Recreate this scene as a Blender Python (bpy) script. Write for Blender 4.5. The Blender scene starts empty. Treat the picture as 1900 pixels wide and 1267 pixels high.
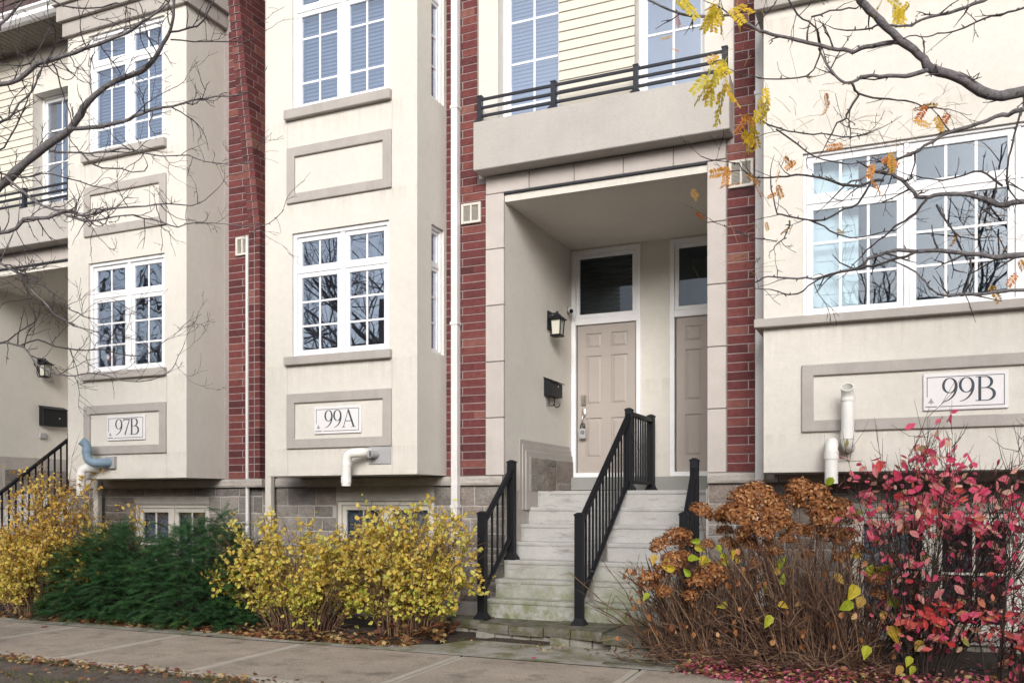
import bpy, bmesh, math, random
import numpy as np
from mathutils import Vector, Matrix, noise as mnoise
R = math.radians
rnd = random.Random(7)
sc = bpy.context.scene
# ------------------------------------------------------------------ camera, world, sun, exposure
YAW = math.atan(750 / 1688.0); SN, CS = math.sin(YAW), math.cos(YAW); CAMZ = 1.35
cd = bpy.data.cameras.new('camera'); cam = bpy.data.objects.new('camera', cd)
sc.collection.objects.link(cam)
cam.location = (0, 0, CAMZ); cam.rotation_euler = (R(90), 0, YAW)
cd.sensor_width = 36; cd.lens = 36 * 1688 / 1900.0; cd.shift_y = 300.5 / 1900.0
cd.clip_start = 0.05; cd.clip_end = 2000
sc.camera = cam
SUN_EL, SUN_AZ = 24, 20          # azimuth measured from straight behind the camera side, to the right
w = bpy.data.worlds.new('World'); sc.world = w; w.use_nodes = True
nt = w.node_tree; nt.nodes.clear()
sky = nt.nodes.new('ShaderNodeTexSky'); sky.sky_type = 'NISHITA'; sky.sun_disc = False
sky.sun_elevation = R(SUN_EL); sky.sun_rotation = R(180 - 20)
sky.dust_density = 3.0; sky.air_density = 1.0; sky.ozone_density = 1.0
hs = nt.nodes.new('ShaderNodeHueSaturation'); hs.inputs['Saturation'].default_value = 0.36
bg = nt.nodes.new('ShaderNodeBackground'); bg.inputs['Strength'].default_value = 0.09
wo = nt.nodes.new('ShaderNodeOutputWorld')
nt.links.new(sky.outputs[0], hs.inputs['Color']); nt.links.new(hs.outputs[0], bg.inputs[0]); nt.links.new(bg.outputs[0], wo.inputs[0])
sl = bpy.data.lights.new('sun', 'SUN'); sl.energy = 1.42; sl.angle = R(26); sl.color = (1, 0.97, 0.94)
so = bpy.data.objects.new('sun', sl); sc.collection.objects.link(so)
sd = Vector((math.sin(R(SUN_AZ)) * math.cos(R(SUN_EL)), -math.cos(R(SUN_AZ)) * math.cos(R(SUN_EL)), math.sin(R(SUN_EL))))
so.rotation_euler = sd.to_track_quat('Z', 'Y').to_euler(); so.location = (-5, -5, 20)
vs = sc.view_settings; vs.view_transform = 'Standard'; vs.look = 'None'; vs.gamma = 1; vs.exposure = 1.02
vs.use_curve_mapping = False
sc.cycles.max_bounces = 12; sc.cycles.diffuse_bounces = 8; sc.cycles.transparent_max_bounces = 16

# ------------------------------------------------------------------ materials
MATS = {}
def ramp2(nt, fac, stops):
    r = nt.nodes.new('ShaderNodeValToRGB'); e = r.color_ramp.elements
    while len(e) < len(stops): e.new(0.5)
    for k, (p, c) in enumerate(stops):
        e[k].position = p; e[k].color = (c[0], c[1], c[2], 1)
    nt.links.new(fac, r.inputs[0]); return r.outputs[0]
def tnoise(nt, vec, scale, detail=4, rough=.55, stretch=None):
    n = nt.nodes.new('ShaderNodeTexNoise'); n.inputs['Scale'].default_value = scale
    n.inputs['Detail'].default_value = detail; n.inputs['Roughness'].default_value = rough
    if stretch:
        m = nt.nodes.new('ShaderNodeMapping'); m.inputs['Scale'].default_value = stretch
        nt.links.new(vec, m.inputs[0]); vec = m.outputs[0]
    nt.links.new(vec, n.inputs['Vector']); return n.outputs['Fac']
def mixc(nt, fac, a, b, mode='MIX'):
    m = nt.nodes.new('ShaderNodeMix'); m.data_type = 'RGBA'; m.blend_type = mode
    for s, v in ((m.inputs[0], fac), (m.inputs[6], a), (m.inputs[7], b)):
        if hasattr(v, 'links'): nt.links.new(v, s)
        elif isinstance(v, (int, float)): s.default_value = v
        else: s.default_value = (v[0], v[1], v[2], 1)
    return m.outputs[2]
def mrange(nt, v, a, b, c=0., d=1.):
    m = nt.nodes.new('ShaderNodeMapRange'); m.clamp = True
    for k, x in enumerate((a, b, c, d)): m.inputs[k + 1].default_value = x
    nt.links.new(v, m.inputs[0]); return m.outputs[0]
def math2(nt, op, a, b):
    m = nt.nodes.new('ShaderNodeMath'); m.operation = op
    for k, v in enumerate((a, b)):
        if hasattr(v, 'links'): nt.links.new(v, m.inputs[k])
        else: m.inputs[k].default_value = v
    return m.outputs[0]
def newmat(name):
    m = bpy.data.materials.new(name); m.use_nodes = True; MATS[name] = m
    nt = m.node_tree; b = nt.nodes['Principled BSDF']
    g = nt.nodes.new('ShaderNodeNewGeometry'); return m, nt, b, g
def surf(name, col, rough=.8, var=.12, vscale=3., fine=.0, fscale=120., bump=0., bscale=200., bdist=.004,
         streak=0., objvar=None, island=None, spec=.3, metallic=0., dirt=None):
    """generic weathered surface; positions are world positions so neighbouring pieces do not repeat"""
    m, nt, b, g = newmat(name); P = g.outputs['Position']
    base = col
    if objvar:
        oi = nt.nodes.new('ShaderNodeObjectInfo'); base = ramp2(nt, oi.outputs['Random'], objvar)
    if island: base = ramp2(nt, g.outputs['Random Per Island'], island)
    n = tnoise(nt, P, vscale, 5, .6)
    f = mrange(nt, n, .3, .7, 1 - var, 1 + var * .6)
    c = mixc(nt, 1., base, f, 'MULTIPLY')
    if fine:
        f2 = mrange(nt, tnoise(nt, P, fscale, 2, .6), .3, .7, 1 - fine, 1 + fine); c = mixc(nt, 1., c, f2, 'MULTIPLY')
    if streak:
        f3 = mrange(nt, tnoise(nt, P, 1., 4, .6, (9, 9, .55)), .5, .78, 1., 1 - streak); c = mixc(nt, 1., c, f3, 'MULTIPLY')
    if dirt:                                    # (colour, noise scale, low, high)
        k = mrange(nt, tnoise(nt, P, dirt[1], 6, .65), dirt[2], dirt[3]); c = mixc(nt, k, c, dirt[0])
    nt.links.new(c, b.inputs['Base Color'])
    b.inputs['Roughness'].default_value = rough; b.inputs['Specular IOR Level'].default_value = spec
    b.inputs['Metallic'].default_value = metallic
    if bump:
        bn = nt.nodes.new('ShaderNodeBump'); bn.inputs['Strength'].default_value = bump; bn.inputs['Distance'].default_value = bdist
        nt.links.new(tnoise(nt, P, bscale, 4, .6), bn.inputs['Height']); nt.links.new(bn.outputs[0], b.inputs['Normal'])
    return m
def leafmat(name, stops, trans=.35, rough=.55, obj=False, clump=0.):
    m, nt, b, g = newmat(name)
    if obj:
        oi = nt.nodes.new('ShaderNodeObjectInfo'); f = oi.outputs['Random']
    else: f = g.outputs['Random Per Island']
    if clump: f = math2(nt, 'ADD', math2(nt, 'MULTIPLY', f, .35), mrange(nt, tnoise(nt, g.outputs['Position'], clump, 3), .30, .72, 0, .68))
    c = ramp2(nt, f, stops)
    c = mixc(nt, 1., c, mrange(nt, tnoise(nt, g.outputs['Position'], 60, 3), .3, .7, .75, 1.1), 'MULTIPLY')
    nt.links.new(c, b.inputs['Base Color']); b.inputs['Roughness'].default_value = rough; b.inputs['Specular IOR Level'].default_value = .25
    t = nt.nodes.new('ShaderNodeBsdfTranslucent'); nt.links.new(c, t.inputs[0])
    mx = nt.nodes.new('ShaderNodeMixShader'); mx.inputs[0].default_value = trans
    nt.links.new(b.outputs[0], mx.inputs[1]); nt.links.new(t.outputs[0], mx.inputs[2])
    nt.links.new(mx.outputs[0], nt.nodes['Material Output'].inputs[0]); return m
def glassmat(name, r0, tint, wav, wscale=2.5):
    m, nt, b, g = newmat(name); nt.nodes.remove(b)
    tr = nt.nodes.new('ShaderNodeBsdfTransparent'); tr.inputs[0].default_value = (*tint, 1)
    gl = nt.nodes.new('ShaderNodeBsdfGlossy'); gl.inputs['Roughness'].default_value = .003; gl.inputs[0].default_value = (.80, .87, 1., 1)
    dp = nt.nodes.new('ShaderNodeVectorMath'); dp.operation = 'DOT_PRODUCT'
    nt.links.new(g.outputs['Incoming'], dp.inputs[0]); nt.links.new(g.outputs['Normal'], dp.inputs[1])
    k = math2(nt, 'POWER', math2(nt, 'SUBTRACT', 1., math2(nt, 'ABSOLUTE', dp.outputs['Value'], 0)), 5.)
    fac = math2(nt, 'ADD', math2(nt, 'MULTIPLY', k, 1 - r0), r0)       # Schlick reflectance of coated double glazing
    bn = nt.nodes.new('ShaderNodeBump'); bn.inputs['Strength'].default_value = wav; bn.inputs['Distance'].default_value = .02
    nt.links.new(tnoise(nt, g.outputs['Position'], wscale, 1, .4), bn.inputs['Height'])
    nt.links.new(bn.outputs[0], gl.inputs['Normal'])
    mx = nt.nodes.new('ShaderNodeMixShader'); nt.links.new(fac, mx.inputs[0])
    nt.links.new(tr.outputs[0], mx.inputs[1]); nt.links.new(gl.outputs[0], mx.inputs[2])
    nt.links.new(mx.outputs[0], nt.nodes['Material Output'].inputs[0]); return m

def m_stucco():
    m, nt, b, g = newmat('cream_stucco'); P = g.outputs['Position']
    c = mixc(nt, 1., (.635, .604, .553), mrange(nt, tnoise(nt, P, 1.3, 5, .6), .3, .7, .95, 1.03), 'MULTIPLY')
    c = mixc(nt, 1., c, mrange(nt, tnoise(nt, P, 150, 3, .6), .3, .7, .94, 1.05), 'MULTIPLY')
    c = mixc(nt, 1., c, mrange(nt, tnoise(nt, P, 14, 5, .7), .35, .75, 1.02, .95), 'MULTIPLY')
    sx = nt.nodes.new('ShaderNodeSeparateXYZ'); nt.links.new(P, sx.inputs[0]); z = sx.outputs[2]
    run = mrange(nt, tnoise(nt, P, 1., 5, .7, (16, 16, .5)), .42, .70)
    tot = None
    for zs, ln in ((2.925, .30), (5.71, .34), (4.755, .18), (1.975, .16)):       # dirty run-off below sills and mouldings
        k = math2(nt, 'MULTIPLY', mrange(nt, z, zs - ln, zs), math2(nt, 'LESS_THAN', z, zs)); tot = k if tot is None else math2(nt, 'ADD', tot, k)
    sn = nt.nodes.new('ShaderNodeSeparateXYZ'); nt.links.new(g.outputs['True Normal'], sn.inputs[0]); tot = math2(nt, 'MULTIPLY', tot, math2(nt, 'LESS_THAN', sn.outputs[1], -.5))
    c = mixc(nt, math2(nt, 'MULTIPLY', math2(nt, 'MULTIPLY', tot, run), .42), c, (.38, .345, .30))
    low = math2(nt, 'MULTIPLY', mrange(nt, z, 1.84, 1.64), mrange(nt, tnoise(nt, P, 6, 5, .7), .35, .7))
    c = mixc(nt, math2(nt, 'MULTIPLY', low, .30), c, (.36, .32, .27))
    nt.links.new(c, b.inputs['Base Color']); b.inputs['Roughness'].default_value = .92; b.inputs['Specular IOR Level'].default_value = .15
    bn = nt.nodes.new('ShaderNodeBump'); bn.inputs['Strength'].default_value = .5; bn.inputs['Distance'].default_value = .004
    nt.links.new(tnoise(nt, P, 190, 4, .65), bn.inputs['Height'])
    b2 = nt.nodes.new('ShaderNodeBump'); b2.inputs['Strength'].default_value = .25; b2.inputs['Distance'].default_value = .02
    nt.links.new(tnoise(nt, P, 5, 3, .6), b2.inputs['Height']); nt.links.new(bn.outputs[0], b2.inputs['Normal'])
    nt.links.new(b2.outputs[0], b.inputs['Normal']); return m
STUCCO = m_stucco()
TRIM = surf('grey_stucco_trim', (.40, .37, .345), .9, .08, 4, .07, 180, .35, 300, .003, .10, spec=.15)
BALC = surf('balcony_stucco', (.43, .405, .38), .9, .08, 2, .08, 120, .5, 180, .004, .06, spec=.15)
PRECAST = surf('precast_stone', (.47, .425, .395), .85, .07, 5, .05, 220, .2, 300, .002, .05, spec=.2, objvar=[(0, (.44, .40, .375)), (1, (.50, .455, .425))])
BRICK = surf('red_brick', (.15, .04, .04), .85, .22, 18, .22, 130, .8, 90, .006, objvar=[(0, (.080, .028, .030)), (.3, (.122, .038, .039)), (.75, (.148, .045, .044)), (.92, (.18, .062, .055)), (1, (.21, .095, .078))], spec=.2)
MORTAR = surf('mortar', (.29, .245, .24), .95, .15, 30, .1, 200, .3, 200)
STONE = surf('grey_rubble_stone', (.2, .18, .16), .9, .25, 7, .18, 60, 1., 28, .02, objvar=[(0, (.17, .155, .145)), (.35, (.23, .21, .19)), (.7, (.28, .255, .23)), (1, (.24, .20, .175))], spec=.2)
STMORTAR = surf('stone_mortar', (.42, .39, .36), .95, .15, 12, .1, 200, .3, 200)
LEDGE = surf('ledge_stone', (.40, .365, .335), .9, .14, 8, .1, 90, .5, 60, .006)
WHITE = surf('white_vinyl', (.78, .78, .79), .45, .05, 4, .02, 60, spec=.4)
WARMW = surf('cream_aluminium', (.60, .565, .51), .6, .08, 4, .03, 60)
DSPOUT = surf('white_downspout', (.68, .66, .65), .5, .08, 5, .03, 60, streak=.1)
SIDING = surf('cream_siding', (.60, .565, .495), .7, .05, 3, .04, 90, .15, 120, .002, spec=.25)
DOORM = surf('taupe_door', (.37, .325, .295), .5, .05, 3, .02, 90, spec=.35)
BLACK = surf('black_metal', (.006, .007, .010), .5, .15, 8, .05, 80, spec=.3)
DARKM = surf('charcoal_metal', (.022, .024, .032), .5, .15, 8, .05, 80, spec=.3)
PVC = surf('white_pvc', (.74, .73, .70), .4, .07, 7, .02, 60, spec=.45)
PVCB = surf('blue_grey_pvc', (.20, .28, .36), .45, .1, 7, .03, 60)
GREYBOX = surf('grey_plate', (.36, .36, .37), .6, .12, 9, .05, 80)
GREYB2 = surf('dark_grey', (.12, .12, .125), .6, .12, 9, .05, 80)
STEEL = surf('steel', (.55, .52, .47), .3, .08, 9, metallic=.9)
ROOM = surf('room_paint', (.34, .37, .43), .9, .1, 2)
PALEROOM = surf('pale_shutter', (.78, .80, .80), .7, .05, 3)
BLIND = surf('sky_tint_blind', (.58, .62, .74), .6, .05, 3)  # slats tinted blue-lilac, standing in for sky reflected in the upper panes
DARKBLIND = surf('dark_blind', (.05, .05, .055), .6, .05, 3)
SOFFIT = surf('soffit_metal', (.20, .18, .145), .7, .1, 5, .2, 140)
SHINGLE = surf('shingle', (.09, .06, .06), .9, .2, 8, .25, 90, .4, 120, island=[(0, (.07, .045, .045)), (1, (.13, .09, .085))])
BARK = surf('grey_bark', (.15, .138, .142), .85, .4, 35, .2, 140, .6, 90, .004)
TWIG = surf('dark_twig', (.070, .060, .060), .8, .3, 30)
BSTEM = surf('brown_stem', (.085, .052, .038), .75, .35, 25, island=[(0, (.075, .040, .030)), (.65, (.15, .085, .058)), (1, (.30, .19, .11))])
DSTEM = surf('dark_stem', (.04, .03, .025), .8, .3, 25)
PLAQUE = surf('plaque_white', (.72, .70, .71), .5, .03, 4, .02, 50)
INK = surf('ink', (.055, .065, .085), .6, .15, 8)
INKG = surf('grey_print', (.30, .30, .32), .6, .15, 8)
PUMP = surf('pale_pumpkin', (.70, .50, .46), .6, .1, 8)
GLASS = glassmat('window_glass', .38, (.84, .89, .93), .03)
GLASSW = glassmat('wavy_window_glass', .36, (.84, .89, .93), .12, 4)
GLASSB = glassmat('clear_window_glass', .085, (.84, .90, .92), .04, 3)
DGLASS = glassmat('dark_glass', .05, (.6, .66, .66), .02)
LAMPG = surf('lamp_glass', (.55, .54, .46), .35, .1, 6)
def m_steps():
    m, nt, b, g = newmat('step_concrete'); P = g.outputs['Position']
    n = mrange(nt, tnoise(nt, P, 2.2, 6, .65), .3, .7, .80, 1.06)
    c = mixc(nt, 1., (.43, .42, .405), n, 'MULTIPLY')
    c = mixc(nt, 1., c, mrange(nt, tnoise(nt, P, 60, 4), .3, .7, .90, 1.06), 'MULTIPLY')
    c = mixc(nt, mrange(nt, tnoise(nt, P, 1, 5, .7, (3, 3, 14)), .54, .70), c, (.25, .235, .215))
    sx = nt.nodes.new('ShaderNodeSeparateXYZ'); nt.links.new(P, sx.inputs[0])
    z = mrange(nt, sx.outputs[2], .78, .20)
    k = math2(nt, 'MULTIPLY', z, mrange(nt, tnoise(nt, P, 6, 6, .7), .36, .60))
    c = mixc(nt, math2(nt, 'MULTIPLY', k, .92), c, (.15, .18, .06))
    nt.links.new(c, b.inputs['Base Color']); b.inputs['Roughness'].default_value = .9
    bn = nt.nodes.new('ShaderNodeBump'); bn.inputs['Strength'].default_value = .5; bn.inputs['Distance'].default_value = .006
    nt.links.new(tnoise(nt, P, 35, 6, .7), bn.inputs['Height']); nt.links.new(bn.outputs[0], b.inputs['Normal']); return m
STEPM = m_steps()
PAVER = surf('mossy_block', (.17, .155, .13), .95, .2, 9, .15, 90, .9, 45, .01, dirt=((.085, .085, .035), 7, .42, .62))
SLAB = surf('pavement_concrete', (.36, .302, .248), .92, .22, 2.2, .25, 55, .5, 60, .005, dirt=((.17, .145, .12), 3.2, .53, .72))
PATCH = surf('pale_concrete', (.34, .32, .285), .92, .2, 2.2, .12, 90, .4, 70, .004, dirt=((.14, .14, .06), 2.6, .45, .62))
EDGE = surf('slab_edge_concrete', (.43, .385, .33), .92, .14, 3, .12, 90, .3, 70, .004)
SOIL = surf('soil', (.055, .042, .034), .95, .35, 6, .3, 60, .8, 30, .02)
VERGE = surf('verge_soil', (.13, .108, .09), .95, .3, 4, .3, 70, .8, 40, .015)
ASPH = surf('asphalt', (.05, .05, .052), .9, .15, 3, .2, 120)
FARB = surf('far_brick', (.13, .085, .07), .9, .15, 1)
LITTER = leafmat('leaf_litter', [(0, (.10, .05, .03)), (.3, (.21, .10, .045)), (.5, (.34, .16, .06)), (.62, (.30, .06, .07)), (.7, (.42, .24, .10)), (.85, (.52, .36, .16)), (1, (.55, .46, .20))], .15)
PINKLIT = leafmat('pink_litter', [(0, (.24, .07, .07)), (.3, (.46, .07, .15)), (.6, (.62, .12, .24)), (.8, (.70, .36, .34)), (1, (.38, .19, .09))], .15)
YELL = leafmat('yellow_leaf', [(0, (.60, .36, .06)), (.2, (.80, .58, .12)), (.55, (.86, .70, .18)), (.8, (.80, .72, .18)), (.92, (.52, .58, .10)), (1, (.78, .66, .36))], .42)
YELG = leafmat('yellow_green_leaf', [(0, (.82, .66, .14)), (.4, (.78, .72, .15)), (.75, (.58, .64, .11)), (1, (.36, .48, .07))], .42)
ORGY = leafmat('orange_yellow_leaf', [(0, (.62, .34, .06)), (.5, (.80, .54, .12)), (1, (.85, .68, .22))], .42)
YEWM = leafmat('yew_needle', [(0, (.014, .050, .020)), (.5, (.040, .118, .042)), (.85, (.08, .175, .05)), (1, (.18, .28, .06))], .28, clump=9.)
PINK = leafmat('pink_leaf', [(0, (.78, .08, .18)), (.3, (.86, .15, .26)), (.6, (.88, .26, .30)), (.8, (.86, .48, .38)), (.92, (.70, .48, .30)), (1, (.36, .36, .08))], .4, obj=False)
PINKO = leafmat('pink_leaf_single', [(0, (.78, .08, .18)), (.35, (.86, .15, .26)), (.65, (.88, .24, .29)), (.8, (.86, .42, .36)), (1, (.86, .64, .46))], .5, obj=True)
REDO = leafmat('red_leaf_single', [(0, (.60, .06, .06)), (.4, (.74, .11, .10)), (.8, (.76, .22, .16)), (1, (.62, .30, .16))], .4, obj=True)
HYLEAF = leafmat('hydrangea_leaf', [(0, (.36, .48, .04)), (.35, (.52, .54, .05)), (.7, (.72, .54, .06)), (1, (.70, .46, .14))], .42, obj=True)
LOCY = leafmat('locust_yellow', [(0, (.72, .46, .03)), (.5, (.76, .56, .05)), (1, (.70, .60, .07))], .42, obj=True)
LOCO = leafmat('locust_orange', [(0, (.62, .20, .06)), (.5, (.68, .32, .07)), (1, (.72, .46, .08))], .4, obj=True)
FLOW = leafmat('dried_flower', [(0, (.19, .070, .028)), (.4, (.33, .13, .045)), (.75, (.46, .20, .07)), (1, (.62, .38, .19))], .25)
GRASS = leafmat('grass_blade', [(0, (.07, .12, .02)), (.6, (.14, .19, .04)), (1, (.27, .24, .09))], .25)

# ------------------------------------------------------------------ object helpers
ORG = {}
def link(o): sc.collection.objects.link(o); return o
def tag(o, label=None, cat=None, group=None, kind=None):
    for k, v in (('label', label), ('category', cat), ('group', group), ('kind', kind)):
        if v: o[k] = v
    return o
def thing(name, loc, label, cat, group=None):
    o = link(bpy.data.objects.new(name, None)); o.location = loc; o.empty_display_size = .1
    ORG[o.name] = Vector(loc); return tag(o, label, cat, group)
def place(name, mesh, parent=None, org=None):
    o = link(bpy.data.objects.new(name, mesh))
    org = Vector(org) if org is not None else (ORG[parent.name].copy() if parent else Vector())
    ORG[o.name] = org
    if parent: o.parent = parent; o.location = org - ORG[parent.name]
    else: o.location = org
    return o
class Fr:
    """a wall frame: u along the wall, z up, d outward"""
    def __init__(s, o=(0, 0, 0), u=(1, 0, 0), n=(0, -1, 0)): s.o, s.u, s.n = Vector(o), Vector(u), Vector(n)
    def p(s, u, z, d=0.): return s.o + s.u * u + s.n * d + Vector((0, 0, z))
W0 = Fr()
def front(y): return Fr((0, y, 0))
class MB:
    def __init__(s): s.v, s.f = [], []
    def add(s, vs, fs):
        b = len(s.v); s.v += [tuple(p) for p in vs]; s.f += [tuple(i + b for i in f) for f in fs]; return s
    def box(s, x0, x1, y0, y1, z0, z1):
        return s.add([(x, y, z) for z in (z0, z1) for y in (y0, y1) for x in (x0, x1)],
                     [(0, 2, 3, 1), (4, 5, 7, 6), (0, 1, 5, 4), (2, 6, 7, 3), (0, 4, 6, 2), (1, 3, 7, 5)])
    def fbox(s, F, u0, u1, z0, z1, d0, d1):
        return s.add([F.p(u, z, d) for z in (z0, z1) for d in (d1, d0) for u in (u0, u1)],
                     [(0, 2, 3, 1), (4, 5, 7, 6), (0, 1, 5, 4), (2, 6, 7, 3), (0, 4, 6, 2), (1, 3, 7, 5)])
    def ring(s, F, u0, u1, z0, z1, w, d0, d1, wz=None):
        """mitred rectangular frame"""
        wz = w if wz is None else wz
        o = [(u0, z0), (u1, z0), (u1, z1), (u0, z1)]; i = [(u0 + w, z0 + wz), (u1 - w, z0 + wz), (u1 - w, z1 - wz), (u0 + w, z1 - wz)]
        vs = [F.p(a, b, d) for d in (d1, d0) for r in (o, i) for a, b in r]; fs = []
        for k in range(4):
            j = (k + 1) % 4
            fs += [(k, j, 4 + j, 4 + k), (8 + k, 12 + k, 12 + j, 8 + j), (k, 8 + k, 8 + j, j), (4 + k, 4 + j, 12 + j, 12 + k)]
        return s.add(vs, fs)
    def wall(s, F, u0, u1, z0, z1, ops, dep, bare=()):
        real = ops; ops = list(ops) + list(bare)
        us = sorted({u0, u1, *[x for o in ops for x in o[:2]]}); zs = sorted({z0, z1, *[x for o in ops for x in o[2:]]})
        us = [u for u in us if u0 <= u <= u1]; zs = [z for z in zs if z0 <= z <= z1]
        solid = lambda a, b: not any(o[0] < a < o[1] and o[2] < b < o[3] for o in ops)
        for i in range(len(us) - 1):
            for j in range(len(zs) - 1):
                if solid((us[i] + us[i + 1]) / 2, (zs[j] + zs[j + 1]) / 2):
                    s.add([F.p(us[i], zs[j]), F.p(us[i + 1], zs[j]), F.p(us[i + 1], zs[j + 1]), F.p(us[i], zs[j + 1])], [(0, 1, 2, 3)])
        for (a, b, c, d) in real:
            for q in (((a, c), (b, c)), ((b, c), (b, d)), ((b, d), (a, d)), ((a, d), (a, c))):
                s.add([F.p(*q[0]), F.p(*q[1]), F.p(*q[1], -dep), F.p(*q[0], -dep)], [(3, 2, 1, 0)])
        return s
    def tube(s, pts, rad, n=6, cap=True):
        P = [Vector(p) for p in pts]; m = len(P)
        if not hasattr(rad, '__len__'): rad = [rad] * m
        b = len(s.v); up = None
        for k in range(m):
            t = (P[min(k + 1, m - 1)] - P[max(k - 1, 0)])
            t = t.normalized() if t.length > 1e-9 else Vector((0, 0, 1))
            if up is None:
                up = Vector((0, 0, 1)) if abs(t.z) < .9 else Vector((1, 0, 0))
            a = (up - t * up.dot(t)).normalized(); c = t.cross(a); up = a
            for q in range(n):
                th = 2 * math.pi * q / n
                s.v.append(tuple(P[k] + (a * math.cos(th) + c * math.sin(th)) * rad[k]))
        for k in range(m - 1):
            for q in range(n):
                r = (q + 1) % n
                s.f.append((b + k * n + q, b + k * n + r, b + (k + 1) * n + r, b + (k + 1) * n + q))
        if cap:
            s.f.append(tuple(b + q for q in range(n))[::-1]); s.f.append(tuple(b + (m - 1) * n + q for q in range(n)))
        return s
    def lathe(s, cx, cy, prof, n=16, rot=None):
        b = len(s.v)
        for r, z in prof:
            for q in range(n):
                th = 2 * math.pi * (q + .5) / n; s.v.append((cx + r * math.cos(th), cy + r * math.sin(th), z))
        for k in range(len(prof) - 1):
            for q in range(n):
                r = (q + 1) % n; s.f.append((b + k * n + q, b + k * n + r, b + (k + 1) * n + r, b + (k + 1) * n + q))
        s.f.append(tuple(b + q for q in range(n))[::-1]); s.f.append(tuple(b + (len(prof) - 1) * n + q for q in range(n)))
        return s
    def sq(s, cx, cy, prof):      # square lathe
        return s.lathe(cx, cy, [(r * 2 ** .5, z) for r, z in prof], 4)
    def build(s, name, mat, parent=None, org=None, smooth=False, bev=0., recalc=False, kind=None, seg=1):
        if org is None: org = ORG[parent.name] if parent else Vector(s.v[0]) * 0
        org = Vector(org)
        me = bpy.data.meshes.new(name); me.from_pydata([(a - org.x, b - org.y, c - org.z) for a, b, c in s.v], [], s.f)
        if recalc:
            bm = bmesh.new(); bm.from_mesh(me); bmesh.ops.recalc_face_normals(bm, faces=bm.faces); bm.to_mesh(me); bm.free()
        me.materials.append(mat)
        if smooth: me.polygons.foreach_set('use_smooth', [True] * len(me.polygons))
        o = place(name, me, parent, org)
        if bev:
            md = o.modifiers.new('bevel', 'BEVEL'); md.width = bev; md.segments = seg; md.limit_method = 'ANGLE'; md.angle_limit = R(40)
        if kind: o['kind'] = kind
        return o
def bx(name, mat, parent, *a, F=None, bev=0., org=None):
    m = MB(); (m.fbox(F, *a) if F else m.box(*a)); return m.build(name, mat, parent, org, bev=bev)
# many copies of a small template joined with numpy
def rotmats(rx, ry, rz):
    cx, sx, cy, sy, cz, sz = np.cos(rx), np.sin(rx), np.cos(ry), np.sin(ry), np.cos(rz), np.sin(rz)
    M = np.empty((len(rx), 3, 3))
    M[:, 0, 0] = cz * cy; M[:, 0, 1] = cz * sy * sx - sz * cx; M[:, 0, 2] = cz * sy * cx + sz * sx
    M[:, 1, 0] = sz * cy; M[:, 1, 1] = sz * sy * sx + cz * cx; M[:, 1, 2] = sz * sy * cx - cz * sx
    M[:, 2, 0] = -sy; M[:, 2, 1] = cy * sx; M[:, 2, 2] = cy * cx
    return M
def scatter(name, tv, tf, pos, M, scale, mat, parent=None, org=(0, 0, 0), kind=None):
    tv = np.asarray(tv, float); n = len(pos); k = len(tv)
    V = np.einsum('nij,kj->nki', M, tv) * np.asarray(scale).reshape(n, 1, 1) + np.asarray(pos).reshape(n, 1, 3) - np.asarray(org)
    V = V.reshape(-1, 3)
    sz = [len(f) for f in tf]; flat = np.array([i for f in tf for i in f])
    L = (flat[None, :] + (np.arange(n) * k)[:, None]).reshape(-1)
    me = bpy.data.meshes.new(name); me.vertices.add(len(V)); me.vertices.foreach_set('co', V.ravel())
    tot = np.tile(np.array(sz), n); st = np.concatenate([[0], np.cumsum(tot)[:-1]])
    me.loops.add(len(L)); me.loops.foreach_set('vertex_index', L.astype(np.int32))
    me.polygons.add(len(tot)); me.polygons.foreach_set('loop_start', st.astype(np.int32))
    try: me.polygons.foreach_set('loop_total', tot.astype(np.int32))
    except Exception: pass
    me.update(calc_edges=True); me.validate(); me.materials.append(mat)
    o = place(name, me, parent, org)
    if kind: o['kind'] = kind
    return o

# ------------------------------------------------------------------ ground
def structure(o): o['kind'] = 'structure'; return o
g = MB().add([(-300, -300, -.06), (300, -300, -.06), (300, 300, -.06), (-300, 300, -.06)], [(0, 1, 2, 3)]).build('ground', SOIL); structure(g)
bedmb = MB()
N1, N2 = 110, 26
for j in range(N2 + 1):
    for i in range(N1 + 1):
        x = -15 + 18.5 * i / N1; y = 6.9 + 2.2 * j / N2
        front_y = 7.42 if x < -4.3 else (7.9 if x < -1.7 else 7.0)
        k = min(1, max(0, (y - front_y) / .3))
        bedmb.v.append((x, y, -.035 + k * (.06 + .05 * mnoise.noise(Vector((x * 2, y * 2, 3)))) + .015 * mnoise.noise(Vector((x * 9, y * 9, 0)))))
for j in range(N2):
    for i in range(N1):
        a = j * (N1 + 1) + i; bedmb.f.append((a, a + 1, a + N1 + 2, a + N1 + 1))
structure(bedmb.build('planting_bed', SOIL, smooth=True))
vmb = MB()
for j in range(31):
    for i in range(121):
        x = -16 + 20 * i / 120; y = 2.9 + 2.78 * j / 30
        vmb.v.append((x, y, -.03 + .02 * mnoise.noise(Vector((x * 1.7, y * 1.7, 1))) + .012 * mnoise.noise(Vector((x * 8, y * 8, 2)))))
for j in range(30):
    for i in range(120):
        a = j * 121 + i; vmb.f.append((a, a + 1, a + 122, a + 121))
structure(vmb.build('verge', VERGE, smooth=True))
structure(MB().box(-60, 60, 2.55, 2.88, -.3, -.005).build('kerb', EDGE, bev=.02))
structure(MB().add([(-80, -5.5, -.05), (80, -5.5, -.05), (80, 2.55, -.05), (-80, 2.55, -.05)], [(0, 1, 2, 3)]).build('road', ASPH))
structure(MB().box(-60, 60, -8, -5.5, -.3, .02).build('far_pavement', EDGE))
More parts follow.
